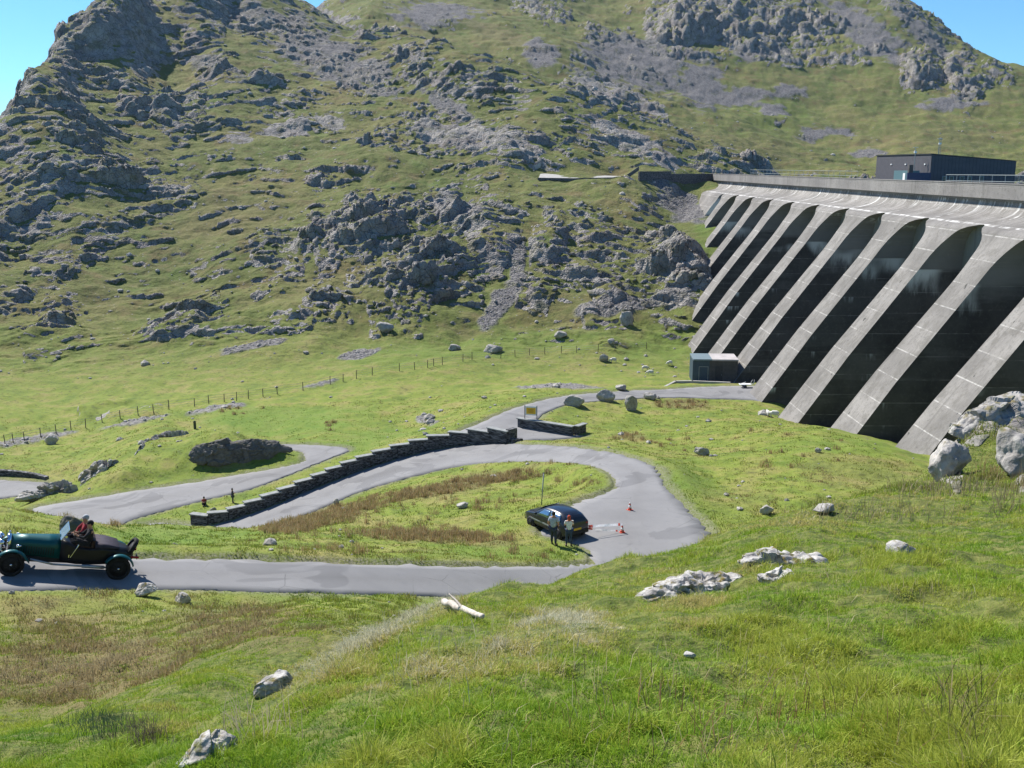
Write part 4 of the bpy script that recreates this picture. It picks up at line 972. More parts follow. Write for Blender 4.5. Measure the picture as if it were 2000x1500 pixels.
wallpx([(1212,345,350),(1222,343,351),(1248,325,333)],(243),'side_wall',MSL)
cwall = thing('approach_wall','long low dark wall joining the spillway to the left end of the dam','wall',tuple(Q(1310,335,252)))
cwl = np.array(cwall.location)
_pp = [Q(1248,334,246),Q(1310,339,251),Q(1391,347,259)]
for a,b in zip(_pp[:-1],_pp[1:]): wall_seg(cwall,cwl,a,b,.5,-4.4,(-1.15 if a[0]<30 else -1.75),'wall',MSL,.05)
# reservoir behind the dam
me = bpy.data.meshes.new('water'); me.from_pydata([(58,30,-6.3),(400,30,-6.3),(400,330,-6.3),(58,270,-6.3)],[],[(0,1,2,3)])
wt = NT('lake_water'); wt.b.inputs['Roughness'].default_value=.08; wt.b.inputs['Base Color'].default_value=(.02,.04,.05,1)
me.materials.append(wt.m); o = link(bpy.data.objects.new('water',me)); o['kind']='structure'
print('structures', round(time.time()-T0,1))
# ---------------------------------------------------------------- car paints
def paint(name, col, rough=.25, metal=.0, coat=.6):
    t = NT(name); n_ = t.noise(t.objc(), 6, 3)
    t.b.inputs['Coat Weight'].default_value = coat; t.b.inputs['Coat Roughness'].default_value = .08
    return t.done(t.mix(t.maprange(n_,.3,.7), tuple(c*.9 for c in col), col), rough, None, metal)
MP_GREEN = paint('green_car_paint', (.003,.085,.095), .4, .2, .15); MP_BLACK = paint('black_car_paint', (.006,.006,.009), .5, 0, .1); MP_NAVY = paint('dark_blue_car_paint', (.012,.016,.028), .3)
MRUB = plain('tyre_rubber', (.015,.015,.016), .85); MCHR = plain('chrome', (.75,.75,.78), .12, 1.0, .05); MALU = plain('wheel_alloy', (.40,.41,.43), .4, .6)
MTON = plain('tonneau_canvas', (.045,.038,.055), .85, var=.2, bump=.3); MLEA = plain('dark_leather', (.03,.012,.01), .6)
MGLASS = NT('car_glass'); MGLASS.b.inputs['Specular IOR Level'].default_value=.8; MGLASS = MGLASS.done((.22,.33,.42), .12, None, .75)
MSCR = NT('windscreen_glass'); MSCR.b.inputs['Specular IOR Level'].default_value=1.0; MSCR.b.inputs['Alpha'].default_value=.45; MSCR = MSCR.done((.30,.46,.60), .08)
MRED = plain('red_lens', (.35,.01,.01), .3); MPLA = plain('black_plastic', (.02,.02,.022), .6)
def wheel(parent, x, y, r, w, mat_rim, spokes=0, side=1, name='wheel', axis='y', z=None, rot=None):
    z = r if z is None else z
    root = None
    def orient(bm):
        if rot: bmesh.ops.transform(bm, matrix=rot, verts=bm.verts)
        bmesh.ops.translate(bm, verts=bm.verts, vec=(x,y,z))
    bm = bmesh.new()     # tyre as a lathed torus section
    prof = [(r*.72,-w*.45),(r*.82,-w*.5),(r*.95,-w*.46),(r,-w*.28),(r,w*.28),(r*.95,w*.46),(r*.82,w*.5),(r*.72,w*.45)]
    n_ = 32; vs = [[bm.verts.new((pr*math.cos(a),py,pr*math.sin(a))) for pr,py in prof] for a in [2*math.pi*i/n_ for i in range(n_)]]
    for i in range(n_):
        for j in range(len(prof)):
            bm.faces.new([vs[i][j],vs[i][(j+1)%len(prof)],vs[(i+1)%n_][(j+1)%len(prof)],vs[(i+1)%n_][j]])
    bmesh.ops.recalc_face_normals(bm, faces=bm.faces); orient(bm)
    ty = bm_obj(name, bm, MRUB, parent, True)
    bm = bmesh.new()
    add_cyl(bm,(0,-w*.30,0),(0,w*.30,0),r*.70,seg=28)
    if spokes:
        bm.free(); bm = bmesh.new()
        add_cyl(bm,(0,-w*.36,0),(0,w*.36,0),r*.735,seg=28,cap=False); add_cyl(bm,(0,-w*.05,0),(0,w*.05,0),r*.30,seg=20)
        for k in range(spokes):
            a = 2*math.pi*k/spokes; a2 = a+.35*(1 if k%2 else -1)
            add_cyl(bm,(r*.12*math.cos(a2),side*w*.35,r*.12*math.sin(a2)),(r*.72*math.cos(a),0,r*.72*math.sin(a)),.007,seg=4)
    if spokes: add_cyl(bm,(0,-w*.12,0),(0,w*.12,0),r*.72,seg=28)
    orient(bm); bm_obj('rim', bm, mat_rim, ty, True)
    bm = bmesh.new(); add_cyl(bm,(0,-w*.1,0),(0,side*w*.62,0),r*.13,r*.08,seg=14); orient(bm); bm_obj('hub', bm, MCHR if spokes else MPLA, ty, True)
    return ty
def loft(sections, close_ends=True):
    bm = bmesh.new(); rows = [[bm.verts.new(p) for p in s_] for s_ in sections]
    n_ = len(rows[0])
    for a,b in zip(rows[:-1],rows[1:]):
        for j in range(n_): 
            try: bm.faces.new([a[j],a[(j+1)%n_],b[(j+1)%n_],b[j]])
            except ValueError: pass
    if close_ends: bm.faces.new(rows[0][::-1]); bm.faces.new(rows[-1])
    bmesh.ops.recalc_face_normals(bm, faces=bm.faces)
    return bm
# ---------------------------------------------------------------- vintage open tourer
fw = atz(19,1129,-13.12); rw = atz(227,1132,-13.75)
fw.z = gz(fw.x,fw.y)+.05; rw.z = gz(rw.x,rw.y)+.05
hd = (fw-rw); hlen = math.hypot(hd.x,hd.y); yaw = math.atan2(hd.y,hd.x); pit = -math.atan2(hd.z,hlen)
leftv = Vector((-math.sin(yaw),math.cos(yaw),0))
ctr = (fw+rw)/2 - leftv*.72
vc = thing('vintage_car', 'dark green open vintage sports car with a long bonnet driving up the lower road', 'car', tuple(ctr+Vector((0,0,.0))), rot=(0,pit,yaw))
print('car yaw', math.degrees(yaw), 'wb', hlen, 'pitch', math.degrees(pit))
def ring(x, w, z0, z1, rt=.1, n_=6, flat=False):
    """closed body section, rounded top"""
    pts = [(x,w*.92,z0),(x,w,z0+(z1-z0)*.35),(x,w*.99,z1-rt)]
    for k in range(1,n_+1):
        a = math.pi/2*k/n_; pts.append((x, w*.99-rt*(1-math.cos(a))*1.0, z1-rt+rt*math.sin(a)))
    left = pts; right = [(a,-b,c) for a,b,c in reversed(pts)]
    return left+right
# bonnet (tapering to the radiator)
def bonnet_ring(x, w, z0, z1):
    pts = [(x,w,z0),(x,w*1.0,z0+(z1-z0)*.55)]
    for k in range(1,7):
        a = math.pi/2*k/6; pts.append((x, w*math.cos(a*.999)*1.0 if k<6 else .03, z0+(z1-z0)*(.55+.45*math.sin(a))))
    return pts+[(a,-b,c) for a,b,c in reversed(pts)]
bm_obj('bonnet', loft([bonnet_ring(1.72,.27,.62,1.19),bonnet_ring(1.2,.32,.60,1.22),bonnet_ring(.6,.40,.58,1.24),bonnet_ring(.22,.47,.58,1.26)]), MP_GREEN, vc, True)
for sy in (1,-1):
    bm = bmesh.new()
    for q in range(16): add_box(bm,(.42+q*.075,sy*(.455-q*.0095),.80),(.02,.012,.26))
    bm_obj('louvres', bm, MP_BLACK, vc)
bm_obj('body', loft([ring(.22,.50,.50,1.22,.16),ring(.0,.56,.46,1.18,.12),ring(-.3,.60,.44,1.02,.06),ring(-.7,.61,.44,.98,.05),ring(-1.1,.59,.46,1.06,.12),ring(-1.6,.52,.50,1.04,.22),ring(-1.95,.40,.55,.95,.3),ring(-2.12,.28,.6,.85,.2)]), MP_BLACK, vc, True)
bm = bmesh.new(); add_box(bm,(-.35,0,1.0),(.95,.98,.10)); bm_obj('cockpit_floor', bm, MLEA, vc)
bm = bmesh.new(); add_box(bm,(-.78,0,1.10),(.14,1.0,.34)); bm_obj('seat_back', bm, MLEA, vc, bevel=.05)
bm_obj('tonneau_cover', loft([ring(-.84,.585,.98,1.19,.12),ring(-1.2,.575,1.0,1.17,.12),ring(-1.62,.50,1.0,1.07,.05)]), MTON, vc, True)
bm = loft([bonnet_ring(1.73,.285,.56,1.23),bonnet_ring(1.84,.275,.56,1.22)]); bm_obj('radiator', bm, MCHR, vc, True)
bm = bmesh.new(); add_box(bm,(1.846,0,.88),(.02,.44,.52)); bm_obj('radiator_grille', bm, MPLA, vc)
bm = bmesh.new(); add_cyl(bm,(1.78,0,1.22),(1.78,0,1.31),.03,seg=10); bm_obj('radiator_cap', bm, MCHR, vc, True)
def lamp(x,y,z,r,name='headlight'):
    bm = bmesh.new(); add_cyl(bm,(x-.14,y,z),(x,y,z),r*.35,r,seg=20); h = bm_obj(name,bm,MCHR,vc,True)
    bm = bmesh.new(); bmesh.ops.create_uvsphere(bm,u_segments=16,v_segments=8,radius=r*.97,matrix=Matrix.Translation((x+.0,y,z))@Matrix.Diagonal((.25,1,1,1))); bm_obj('lens',bm,MW,h,True)
for sy in (-1,1):
    lamp(2.05,sy*.36,1.0,.14); lamp(2.12,sy*.17,.72,.09,'fog_lamp'); lamp(1.55,sy*.62,1.0,.055,'side_lamp')
lamp(2.12,0,1.04,.11,'spot_lamp')
bm = bmesh.new(); add_tube(bm,[(2.0,-.5,.84),(2.0,.5,.84)],.022); add_tube(bm,[(1.8,-.36,.56),(2.1,-.36,.86)],.02); add_tube(bm,[(1.8,.36,.56),(2.1,.36,.86)],.02); bm_obj('lamp_bar',bm,MCHR,vc)
# chassis, springs, running board, exhaust
bm = bmesh.new()
for sy in (-.38,.38): add_box(bm,(0,sy,.52),(3.9,.07,.13))
add_cyl(bm,(1.65,-.66,.40),(1.65,.66,.40),.035,seg=8); add_cyl(bm,(-1.65,-.66,.40),(-1.65,.66,.40),.05,seg=8); add_box(bm,(.5,0,.50),(1.9,.6,.24)); add_box(bm,(-1.1,0,.52),(1.2,.7,.2))
bm_obj('chassis',bm,MPLA,vc)
bm = bmesh.new(); add_tube(bm,[(1.1,.56,.55),(.4,.60,.42),(-1.2,.60,.38),(-2.1,.58,.38)],.035,10); add_cyl(bm,(-.5,.60,.40),(-1.2,.60,.38),.06,seg=12); bm_obj('exhaust',bm,MALU,vc,True)
# fenders: curved strips following the wheels
def fender(cx, y, r, a0, a1, w, name='fender', tail=None):
    out, inn = [], []
    n_ = 14; secs = []
    for i in range(n_+1):
        a = math.radians(a0+(a1-a0)*i/n_); R = r+.06
        px, pz = cx+R*math.cos(a), .40+R*math.sin(a)
        c = []
        for k in range(7):
            t_ = -1+2*k/6; c.append((px+.05*(1-t_*t_)*math.cos(a), y+w/2*t_, pz+.05*(1-t_*t_)*math.sin(a)))
        secs.append(c)
    if tail:
        for (tx,tz) in tail: secs.append([(tx, y+w/2*(-1+2*k/6), tz+.02*(1-(-1+2*k/6)**2)) for k in range(7)])
    bm = bmesh.new(); rows=[[bm.verts.new(p) for p in s_] for s_ in secs]
    for a,b in zip(rows[:-1],rows[1:]):
        for j in range(6): bm.faces.new([a[j],a[j+1],b[j+1],b[j]])
    o = bm_obj(name,bm,MP_GREEN,vc,True); m_ = o.modifiers.new('solid','SOLIDIFY'); m_.thickness=.015
for sy in (-1,1):
    fender(1.65, sy*.72, .40, 20, 150, .24, tail=[(1.12,.50)])
    fender(-1.65, sy*.72, .40, 25, 165, .26)
    wheel(vc, 1.65, sy*.71, .40, .15, MPLA, 24, sy); wheel(vc, -1.65, sy*.71, .40, .15, MPLA, 24, sy)
# spare wheel on the tail, tilted
R_ = Matrix.Rotation(math.radians(90),4,'Z') 
wheel(vc, -2.05, 0, .37, .15, MPLA, 24, -1, 'spare_wheel', z=.93, rot=Matrix.Rotation(math.radians(-28),4,'Y')@Matrix.Rotation(math.radians(-90),4,'Z'))
for sy in (-1,1):
    bm = bmesh.new(); add_cyl(bm,(-2.05,sy*.42,.72),(-2.30,sy*.42,.72),.04,seg=10); bm_obj('tail_light',bm,MRED,vc)
bm = bmesh.new(); add_box(bm,(-2.28,0,.62),(.02,.42,.11)); bm_obj('number_plate',bm,MBK,vc)
# windscreen, mirror, steering wheel, brake lever
ws = bmesh.new(); wv_ = [(.24,.48,1.22),(.24,-.48,1.22),(.02,-.46,1.58),(.02,.46,1.58)]
ws.faces.new([ws.verts.new(p) for p in wv_]); wso = bm_obj('windscreen',ws,MSCR,vc); m_=wso.modifiers.new('s','SOLIDIFY'); m_.thickness=.006
bm = bmesh.new(); add_tube(bm,[Vector(p) for p in wv_]+[Vector(wv_[0])],.012,6); bm_obj('frame',bm,MCHR,wso)
bm = bmesh.new()
n_=20; rr=.2; M_ = Matrix.Translation((-.22,.27,1.22))@Matrix.Rotation(math.radians(-62),4,'Y')
for k in range(n_):
    a0,a1=2*math.pi*k/n_,2*math.pi*(k+1)/n_; add_cyl(bm,M_@Vector((rr*math.cos(a0),rr*math.sin(a0),0)),M_@Vector((rr*math.cos(a1),rr*math.sin(a1),0)),.014,seg=6)
for a in (0,1.57,3.14,4.71): add_cyl(bm,M_@Vector((0,0,0)),M_@Vector((rr*math.cos(a),rr*math.sin(a),0)),.008,seg=4)
add_cyl(bm,M_@Vector((0,0,0)),(.15,.27,1.02),.018,seg=6); bm_obj('steering_wheel',bm,MPLA,vc)
bm = bmesh.new(); add_cyl(bm,(-.1,.66,.7),(-.28,.67,1.08),.014,seg=6); add_cyl(bm,(-.28,.67,1.08),(-.31,.67,1.16),.02,seg=6); bm_obj('brake_lever',bm,MCHR,vc)
bm = bmesh.new(); add_box(bm,(-.05,.63,.74),(.02,.04,.10)); bm_obj('step_plate',bm,MCHR,vc)
bm = bmesh.new(); add_cyl(bm,(.13,.46,1.34),(.10,.60,1.38),.04,seg=8); bm_obj('mirror',bm,MCHR,vc)
# ---------------------------------------------------------------- dark hatchback
def hit_z(u,v): return hit(u,v,40)
hc = atz(1086,1035,-19.3); hc.z = gz(hc.x,hc.y)+.045; hyaw = math.radians(90+35)
hb = thing('hatchback', 'dark blue three-door hatchback parked at the edge of the turning area', 'car', tuple(hc), hyaw)
# stations: x, half width sill, belt half width, roof half width, z sill, z belt, z roof
ST = [(1.86,.62,.66,.60,.38,.60,.62),(1.80,.74,.76,.70,.26,.68,.74),(1.55,.80,.81,.74,.24,.76,.86),(.95,.82,.82,.72,.24,.86,.95),(.80,.82,.82,.70,.24,.88,1.00),(.30,.82,.82,.60,.24,.90,1.34),(.0,.82,.82,.585,.24,.91,1.41),(-.5,.82,.82,.58,.24,.92,1.43),(-1.0,.82,.82,.575,.24,.93,1.42),(-1.45,.815,.81,.56,.25,.94,1.36),(-1.72,.80,.79,.60,.27,.93,1.10),(-1.80,.77,.76,.66,.32,.90,.96),(-1.84,.70,.72,.66,.40,.80,.84)]
def hsec(x,ws_,wb,wr,zs,zb_,zr):
    L_ = [(x,ws_*.93,zs),(x,ws_,zs+.10),(x,wb+.01,(zs+zb_)/2+.03),(x,wb,zb_),(x,wb*.3+wr*.7+ .02,zb_+(zr-zb_)*.70),(x,wr,zr-.045),(x,wr*.72,zr),(x,.02,zr+.012)]
    return L_+[(a,-b,c) for a,b,c in reversed(L_)]
body = bm_obj('body', loft([hsec(*s_) for s_ in ST]), MP_NAVY, hb, True)
def stn(x):
    xs_ = [s_[0] for s_ in ST][::-1]; return [np.interp(x, xs_, [s_[k] for s_ in ST][::-1]) for k in range(7)]
def side_pt(x, t, sy, out=.008):
    _,ws_,wb,wr,zs,zb_,zr = stn(x); wm = wb*.3+wr*.7+.02; zm = zb_+(zr-zb_)*.7
    if t<.7: k=t/.7; y=wb+(wm-wb)*k; z=zb_+(zm-zb_)*k
    else: k=(t-.7)/.3; y=wm+(wr-wm)*k; z=zm+(zr-.045-zm)*k
    return (x, sy*(y+out), z+out*.4)
for sy in (-1,1):
    for (xa,xb,ta,tb,xat,xbt) in ((.66,-.38,.06,.84,.16,-.38),(-.46,-1.42,.06,.84,-.46,-1.28)):
        vs=[]; 
        for i in range(7):
            for j in range(4):
                t_=ta+(tb-ta)*j/3; x0=xa+(xat-xa)*j/3; x1=xb+(xbt-xb)*j/3; vs.append(side_pt(x0+(x1-x0)*i/6,t_,sy,.010))
        fs=[(i*4+j,i*4+j+1,(i+1)*4+j+1,(i+1)*4+j) for i in range(6) for j in range(3)]
        w=mesh_obj('side_window',vs,fs,MGLASS,hb,True); w.modifiers.new('s','SOLIDIFY').thickness=.004
# rear window, windscreen
def xsec(pts, name, mat, parent=hb):
    w=mesh_obj(name,pts,[(0,1,2,3)],mat,parent); w.modifiers.new('s','SOLIDIFY').thickness=.012; return w
xsec([(-1.735,.56,.99),(-1.735,-.56,.99),(-1.475,-.48,1.345),(-1.475,.48,1.345)],'rear_window',MGLASS)
xsec([(.86,-.62,.99),(.86,.62,.99),(.34,.53,1.345),(.34,-.53,1.345)],'windscreen',MGLASS)
for o_ in hb.children[-2:]: o_.location=(-.02,0,.02) if o_.name.startswith('rear') else (.03,0,.03)
for sy in (-1,1):
    bm=bmesh.new(); add_box(bm,(-1.80,sy*.66,.78),(.07,.16,.22)); bm_obj('tail_light',bm,MRED,hb,bevel=.02)
    bm=bmesh.new(); add_box(bm,(1.80,sy*.55,.62),(.10,.26,.14)); bm_obj('headlight',bm,MW,hb,bevel=.02)
    bm=bmesh.new(); add_box(bm,(.62,sy*.92,.98),(.10,.16,.11)); bm_obj('door_mirror',bm,MP_NAVY,hb,bevel=.02)
    bm=bmesh.new(); add_box(bm,(-.25,sy*.832,.80),(.16,.02,.03)); bm_obj('door_handle',bm,MPLA,hb)
    bm=bmesh.new(); add_box(bm,(0,sy*.838,.56),(2.3,.015,.07)); bm_obj('side_trim',bm,MPOLE,hb)
    for x_ in (1.22,-1.20):
        bm=bmesh.new(); add_cyl(bm,(x_,sy*.60,.29),(x_,sy*.835,.29),.335,seg=28); bm_obj('wheel_arch',bm,MPLA,hb,True)
        wheel(hb,x_,sy*.76,.28,.18,MALU,0,sy)
bm=bmesh.new(); add_box(bm,(-1.80,0,.42),(.16,1.50,.22)); bm_obj('bumper',bm,MPLA,hb,bevel=.04)
bm=bmesh.new(); add_box(bm,(1.82,0,.42),(.14,1.46,.24)); bm_obj('bumper',bm,MPLA,hb,bevel=.04)
bm=bmesh.new(); add_box(bm,(-1.86,0,.62),(.02,.50,.11)); bm_obj('number_plate',bm,MYE,hb)
# ---------------------------------------------------------------- cones and tape
MCO = plain('orange_red_cone', (.60,.10,.06), .5); MWH = plain('white_band', (.78,.76,.76), .5)
def cone(p, label, tilt=0):
    r = thing('traffic_cone', label, 'traffic cone', tuple(p), random.random(), 'traffic cones on the turning area', rot=(0,tilt,random.random()))
    bm=bmesh.new(); add_box(bm,(0,0,.02),(.30,.30,.04)); bm_obj('base',bm,MCO,r,bevel=.01)
    def fr(z0,z1,name,mat,dr=0):
        bm=bmesh.new(); f=lambda z:.12-.095*(z/.48)+dr; add_cyl(bm,(0,0,z0),(0,0,z1),f(z0),f(z1),seg=20); bm_obj(name,bm,mat,r,True)
    fr(.035,.16,'cone_body',MCO); fr(.163,.30,'reflective_band',MWH); fr(.303,.40,'cone_body',MCO); fr(.403,.48,'cone_tip',MWH)
    return r
c1p = hit(1215,1042,40); c1p.z+=.05; c2p = hit(1230,998,40); c2p.z+=.05
cone(c1p,'traffic cone holding the loose end of the red and white tape'); cone(c2p,'red and white traffic cone standing alone beyond the taped cone')
tp = thing('barrier_tape','white and red barrier tape stretched from the hatchback to a traffic cone','tape',tuple(c1p))
def tape(a,b,w,sag,mat_i):
    a=Vector(a)-c1p; b=Vector(b)-c1p; n_=16
    vsA=[]; 
    for i in range(n_+1):
        t_=i/n_; q=a.lerp(b,t_); q.z-=sag*4*t_*(1-t_); tw=.3*math.sin(i*.9)
        vsA+= [(q.x,q.y-w/2*math.cos(tw),q.z-w/2*math.sin(tw)*.3-w*.3),(q.x,q.y+w/2*math.cos(tw),q.z+w/2*math.sin(tw)*.3+w*.3)]
    fs=[(2*i,2*i+1,2*i+3,2*i+2) for i in range(n_)]
    o=mesh_obj('tape_strip',vsA,fs,MWH,tp); o.data.materials.append(MCO)
    for i,p_ in enumerate(o.data.polygons): p_.material_index = 1 if i in (0,1,14) else 0
    o.modifiers.new('s','SOLIDIFY').thickness=.003
ry = hc+Matrix.Rotation(hyaw,3,'Z')@Vector((-1.88,-.72,.62))
tape(ry, c1p+Vector((0,0,.47)), .15, .0, 0); tape(ry-Vector((0,0,.12)), c1p+Vector((-.14,0,.10)), .10, .02, 0)
# ---------------------------------------------------------------- people
def skin_obj(name, verts, edges, radii, mat, parent, sub=2):
    me = bpy.data.meshes.new(name); me.from_pydata([tuple(v) for v in verts], edges, []); me.materials.append(mat)
    o = link(bpy.data.objects.new(name, me), parent)
    m = o.modifiers.new('skin','SKIN'); m.use_smooth_shade = True
    for i, r in enumerate(radii):
        sv = me.skin_vertices[0].data[i]; sv.radius = (r, r) if not isinstance(r, tuple) else r
    me.skin_vertices[0].data[0].use_root = True
    s_ = o.modifiers.new('sub','SUBSURF'); s_.levels = sub; s_.render_levels = sub
    return o
MSKIN = plain('skin', (.48,.26,.17), .6, var=.08)
def person(label, loc, yaw, H, P, shirt, trousers, hair, hairlen=0, hat=None, group=None, stocky=1.0, rot=None, top_len=.52, cat='person'):
    """P: dict of joints in units of body height, local frame: +x faces forward, y left, z up"""
    root = thing('person', label, cat, tuple(loc), yaw, group, rot=rot)
    J = {k: Vector(v)*H for k, v in P.items()}
    names = ['pelvis','waist','chest','neck','head','crown','hipL','kneeL','ankL','toeL','hipR','kneeR','ankR','toeR','shL','elL','wrL','palmL','shR','elR','wrR','palmR']
    E = [('pelvis','waist'),('waist','chest'),('chest','neck'),('neck','head'),('head','crown'),('pelvis','hipL'),('hipL','kneeL'),('kneeL','ankL'),('ankL','toeL'),('pelvis','hipR'),('hipR','kneeR'),('kneeR','ankR'),('ankR','toeR'),
         ('chest','shL'),('shL','elL'),('elL','wrL'),('wrL','palmL'),('chest','shR'),('shR','elR'),('elR','wrR'),('wrR','palmR')]
    R = dict(pelvis=.080,waist=.070,chest=.082,neck=.034,head=.050,crown=.046,hip=.056,knee=.034,ank=.024,toe=.022,sh=.038,el=.026,wr=.017,palm=.020)
    vs = [J[n_] for n_ in names]; rad = [R[n_.rstrip('LR') if n_[-1] in 'LR' else n_]*H*(stocky if n_ not in ('head','crown','neck') else 1) for n_ in names]
    ed = [(names.index(a), names.index(b)) for a, b in E]
    # fingers: five short chains from each palm
    for s_ in 'LR':
        pi = names.index('palm'+s_); d = (J['palm'+s_]-J['wr'+s_]).normalized(); side = d.cross(Vector((1,0,0)))
        if side.length < .1: side = Vector((0,1,0))
        side.normalize(); fwd_ = side.cross(d)
        for k in range(5):
            if k < 4:
                r0 = J['palm'+s_]+side*(k-1.5)*.011*H+d*.012*H; L_ = (.034,.040,.037,.028)[k]*H
                p1 = r0+d*L_*.6+fwd_*.004*H; p2 = r0+d*L_+fwd_*.014*H
            else:
                r0 = J['wr'+s_].lerp(J['palm'+s_],.6)+side*.02*H; p1 = r0+side*.012*H+d*.02*H; p2 = p1+d*.016*H
            b_ = len(vs); vs += [p1,p2]; rad += [.0055*H,.0045*H]; ed += [(pi,b_),(b_,b_+1)]
    body = skin_obj('body', vs, ed, rad, MSKIN, root)
    # shirt and trousers as slightly larger skins
    def sub_skin(nm, nodes, edges_, grow, mat):
        idx = {n_: i for i, n_ in enumerate(nodes)}
        vv = [J[n_] if n_ in J else X_[n_] for n_ in nodes]; rr_ = []
        for n_ in nodes:
            key = n_.rstrip('LR') if n_[-1] in 'LR' else n_
            rr_.append((R.get(key, XR.get(key, .03)))*H*stocky*grow)
        return skin_obj(nm, vv, [(idx[a], idx[b]) for a, b in edges_], rr_, mat, root)
    X_ = {}; XR = {'uarm':.030,'hem':.088,'lwst':.084}
    for s_ in 'LR': X_['uarm'+s_] = J['sh'+s_].lerp(J['el'+s_], .72)
    X_['hem'] = J['pelvis']+(J['pelvis']-J['waist'])*.15; X_['coll'] = J['chest'].lerp(J['neck'], .62); XR['coll'] = .042
    if len(shirt) == 2 and shirt[1] == 'long':
        nodes = ['chest','waist','hem','coll','shL','elL','wrL','shR','elR','wrR']; eg = [('chest','waist'),('waist','hem'),('chest','coll'),('chest','shL'),('shL','elL'),('elL','wrL'),('chest','shR'),('shR','elR'),('elR','wrR')]
    else:
        nodes = ['chest','waist','hem','coll','shL','uarmL','shR','uarmR']; eg = [('chest','waist'),('waist','hem'),('chest','coll'),('chest','shL'),('shL','uarmL'),('chest','shR'),('shR','uarmR')]
    sub_skin('shirt', nodes, eg, 1.16, shirt[0])
    sub_skin('trousers', ['pelvis','hipL','kneeL','ankL','hipR','kneeR','ankR'], [('pelvis','hipL'),('hipL','kneeL'),('kneeL','ankL'),('pelvis','hipR'),('hipR','kneeR'),('kneeR','ankR')], 1.22, trousers)
    for s_ in 'LR':
        bm = bmesh.new(); a, b = J['ank'+s_], J['toe'+s_]; d = (b-a); yw = math.atan2(d.y, d.x)
        bmesh.ops.create_uvsphere(bm, u_segments=10, v_segments=8, radius=1, matrix=Matrix.Translation((a+b)/2+Vector((0,0,-.012*H)))@Matrix.Rotation(yw,4,'Z')@Matrix.Diagonal((.078*H,.030*H,.028*H,1)))
        bm_obj('shoe', bm, MPLA, root, True)
    # hair cap and face
    hd_ = (J['head']+J['crown'])/2; fwd_ = Vector(P.get('look', (1,0,0))).normalized(); up = Vector((0,0,1)); sd_ = up.cross(fwd_)
    bm = bmesh.new(); bmesh.ops.create_uvsphere(bm, u_segments=16, v_segments=10, radius=1, matrix=Matrix.Translation(hd_-fwd_*.012*H+Vector((0,0,.012*H)))@Matrix.Diagonal((.060*H,.054*H,.060*H,1)))
    for v_ in list(bm.verts):
        rel = v_.co-hd_
        if rel.z < -.01*H-(hairlen*.05*H) and rel.dot(fwd_) > -.02*H: bm.verts.remove(v_)
        elif rel.z < -.045*H and not hairlen: bm.verts.remove(v_)
    if hairlen: bmesh.ops.create_uvsphere(bm, u_segments=12, v_segments=8, radius=1, matrix=Matrix.Translation(hd_-fwd_*.035*H-Vector((0,0,.045*H)))@Matrix.Diagonal((.035*H,.050*H,.060*H,1)))
    bm_obj('hair' if not hat else 'cap', bm, hair if not hat else hat, root, True)
    bm = bmesh.new(); add_cyl(bm, hd_+fwd_*.045*H-Vector((0,0,.002*H)), hd_+fwd_*.062*H-Vector((0,0,.018*H)), .004*H, .009*H, seg=6); bm_obj('nose', bm, MSKIN, root, True)
    for sy in (-1,1):
        bm = bmesh.new(); bmesh.ops.create_uvsphere(bm, u_segments=6, v_segments=5, radius=.0065*H, matrix=Matrix.Translation(hd_+fwd_*.050*H+sd_*sy*.018*H)); bm_obj('eye', bm, MPLA, root, True)
        bm = bmesh.new(); bmesh.ops.create_uvsphere(bm, u_segments=8, v_segments=6, radius=1, matrix=Matrix.Translation(hd_+sd_*sy*.052*H-Vector((0,0,.004*H)))@Matrix.Diagonal((.010*H,.006*H,.016*H,1))); bm_obj('ear', bm, MSKIN, root, True)
    bm = bmesh.new(); add_box(bm, hd_+fwd_*.052*H-Vector((0,0,.033*H)), (.006*H,.022*H,.005*H) if abs(fwd_.x)>.7 else (.022*H,.006*H,.005*H)); bm_obj('mouth', bm, MLEA, root)
    return root
STAND = dict(pelvis=(0,0,.53),waist=(0,0,.62),chest=(0,0,.74),neck=(0,0,.845),head=(.008,0,.905),crown=(.008,0,.955),
 hipL=(0,.050,.50),kneeL=(.01,.065,.285),ankL=(-.005,.075,.045),toeL=(.085,.09,.022),hipR=(0,-.050,.50),kneeR=(.0,-.060,.285),ankR=(-.01,-.070,.045),toeR=(.08,-.085,.022),
 shL=(0,.105,.80),elL=(-.02,.135,.63),wrL=(.03,.13,.50),palmL=(.04,.125,.45),shR=(0,-.105,.80),elR=(-.02,-.135,.63),wrR=(.03,-.13,.50),palmR=(.04,-.125,.45))
def pose(**k): d = dict(STAND); d.update(k); return d
CL = lambda n,c: plain(n, c, .9, var=.15, sc=12, bump=.3)
M_T1,M_T2,M_JN,M_JN2 = CL('grey_blue_shirt',(.42,.46,.55)),CL('white_top',(.75,.75,.78)),CL('dark_trousers',(.045,.055,.085)),CL('blue_jeans',(.05,.075,.13))
M_HD,M_HR,M_DKC,M_RD,M_GRY = CL('dark_hair',(.025,.02,.018)),CL('red_hair',(.42,.07,.03)),CL('black_jacket',(.02,.02,.025)),CL('red_shirt',(.30,.03,.04)),CL('grey_jacket',(.06,.06,.085))
def put(u,v,ymin=30): 
    p = hit(u,v,ymin); return p+Vector((0,0,.01))
p = put(1081,1064,44)
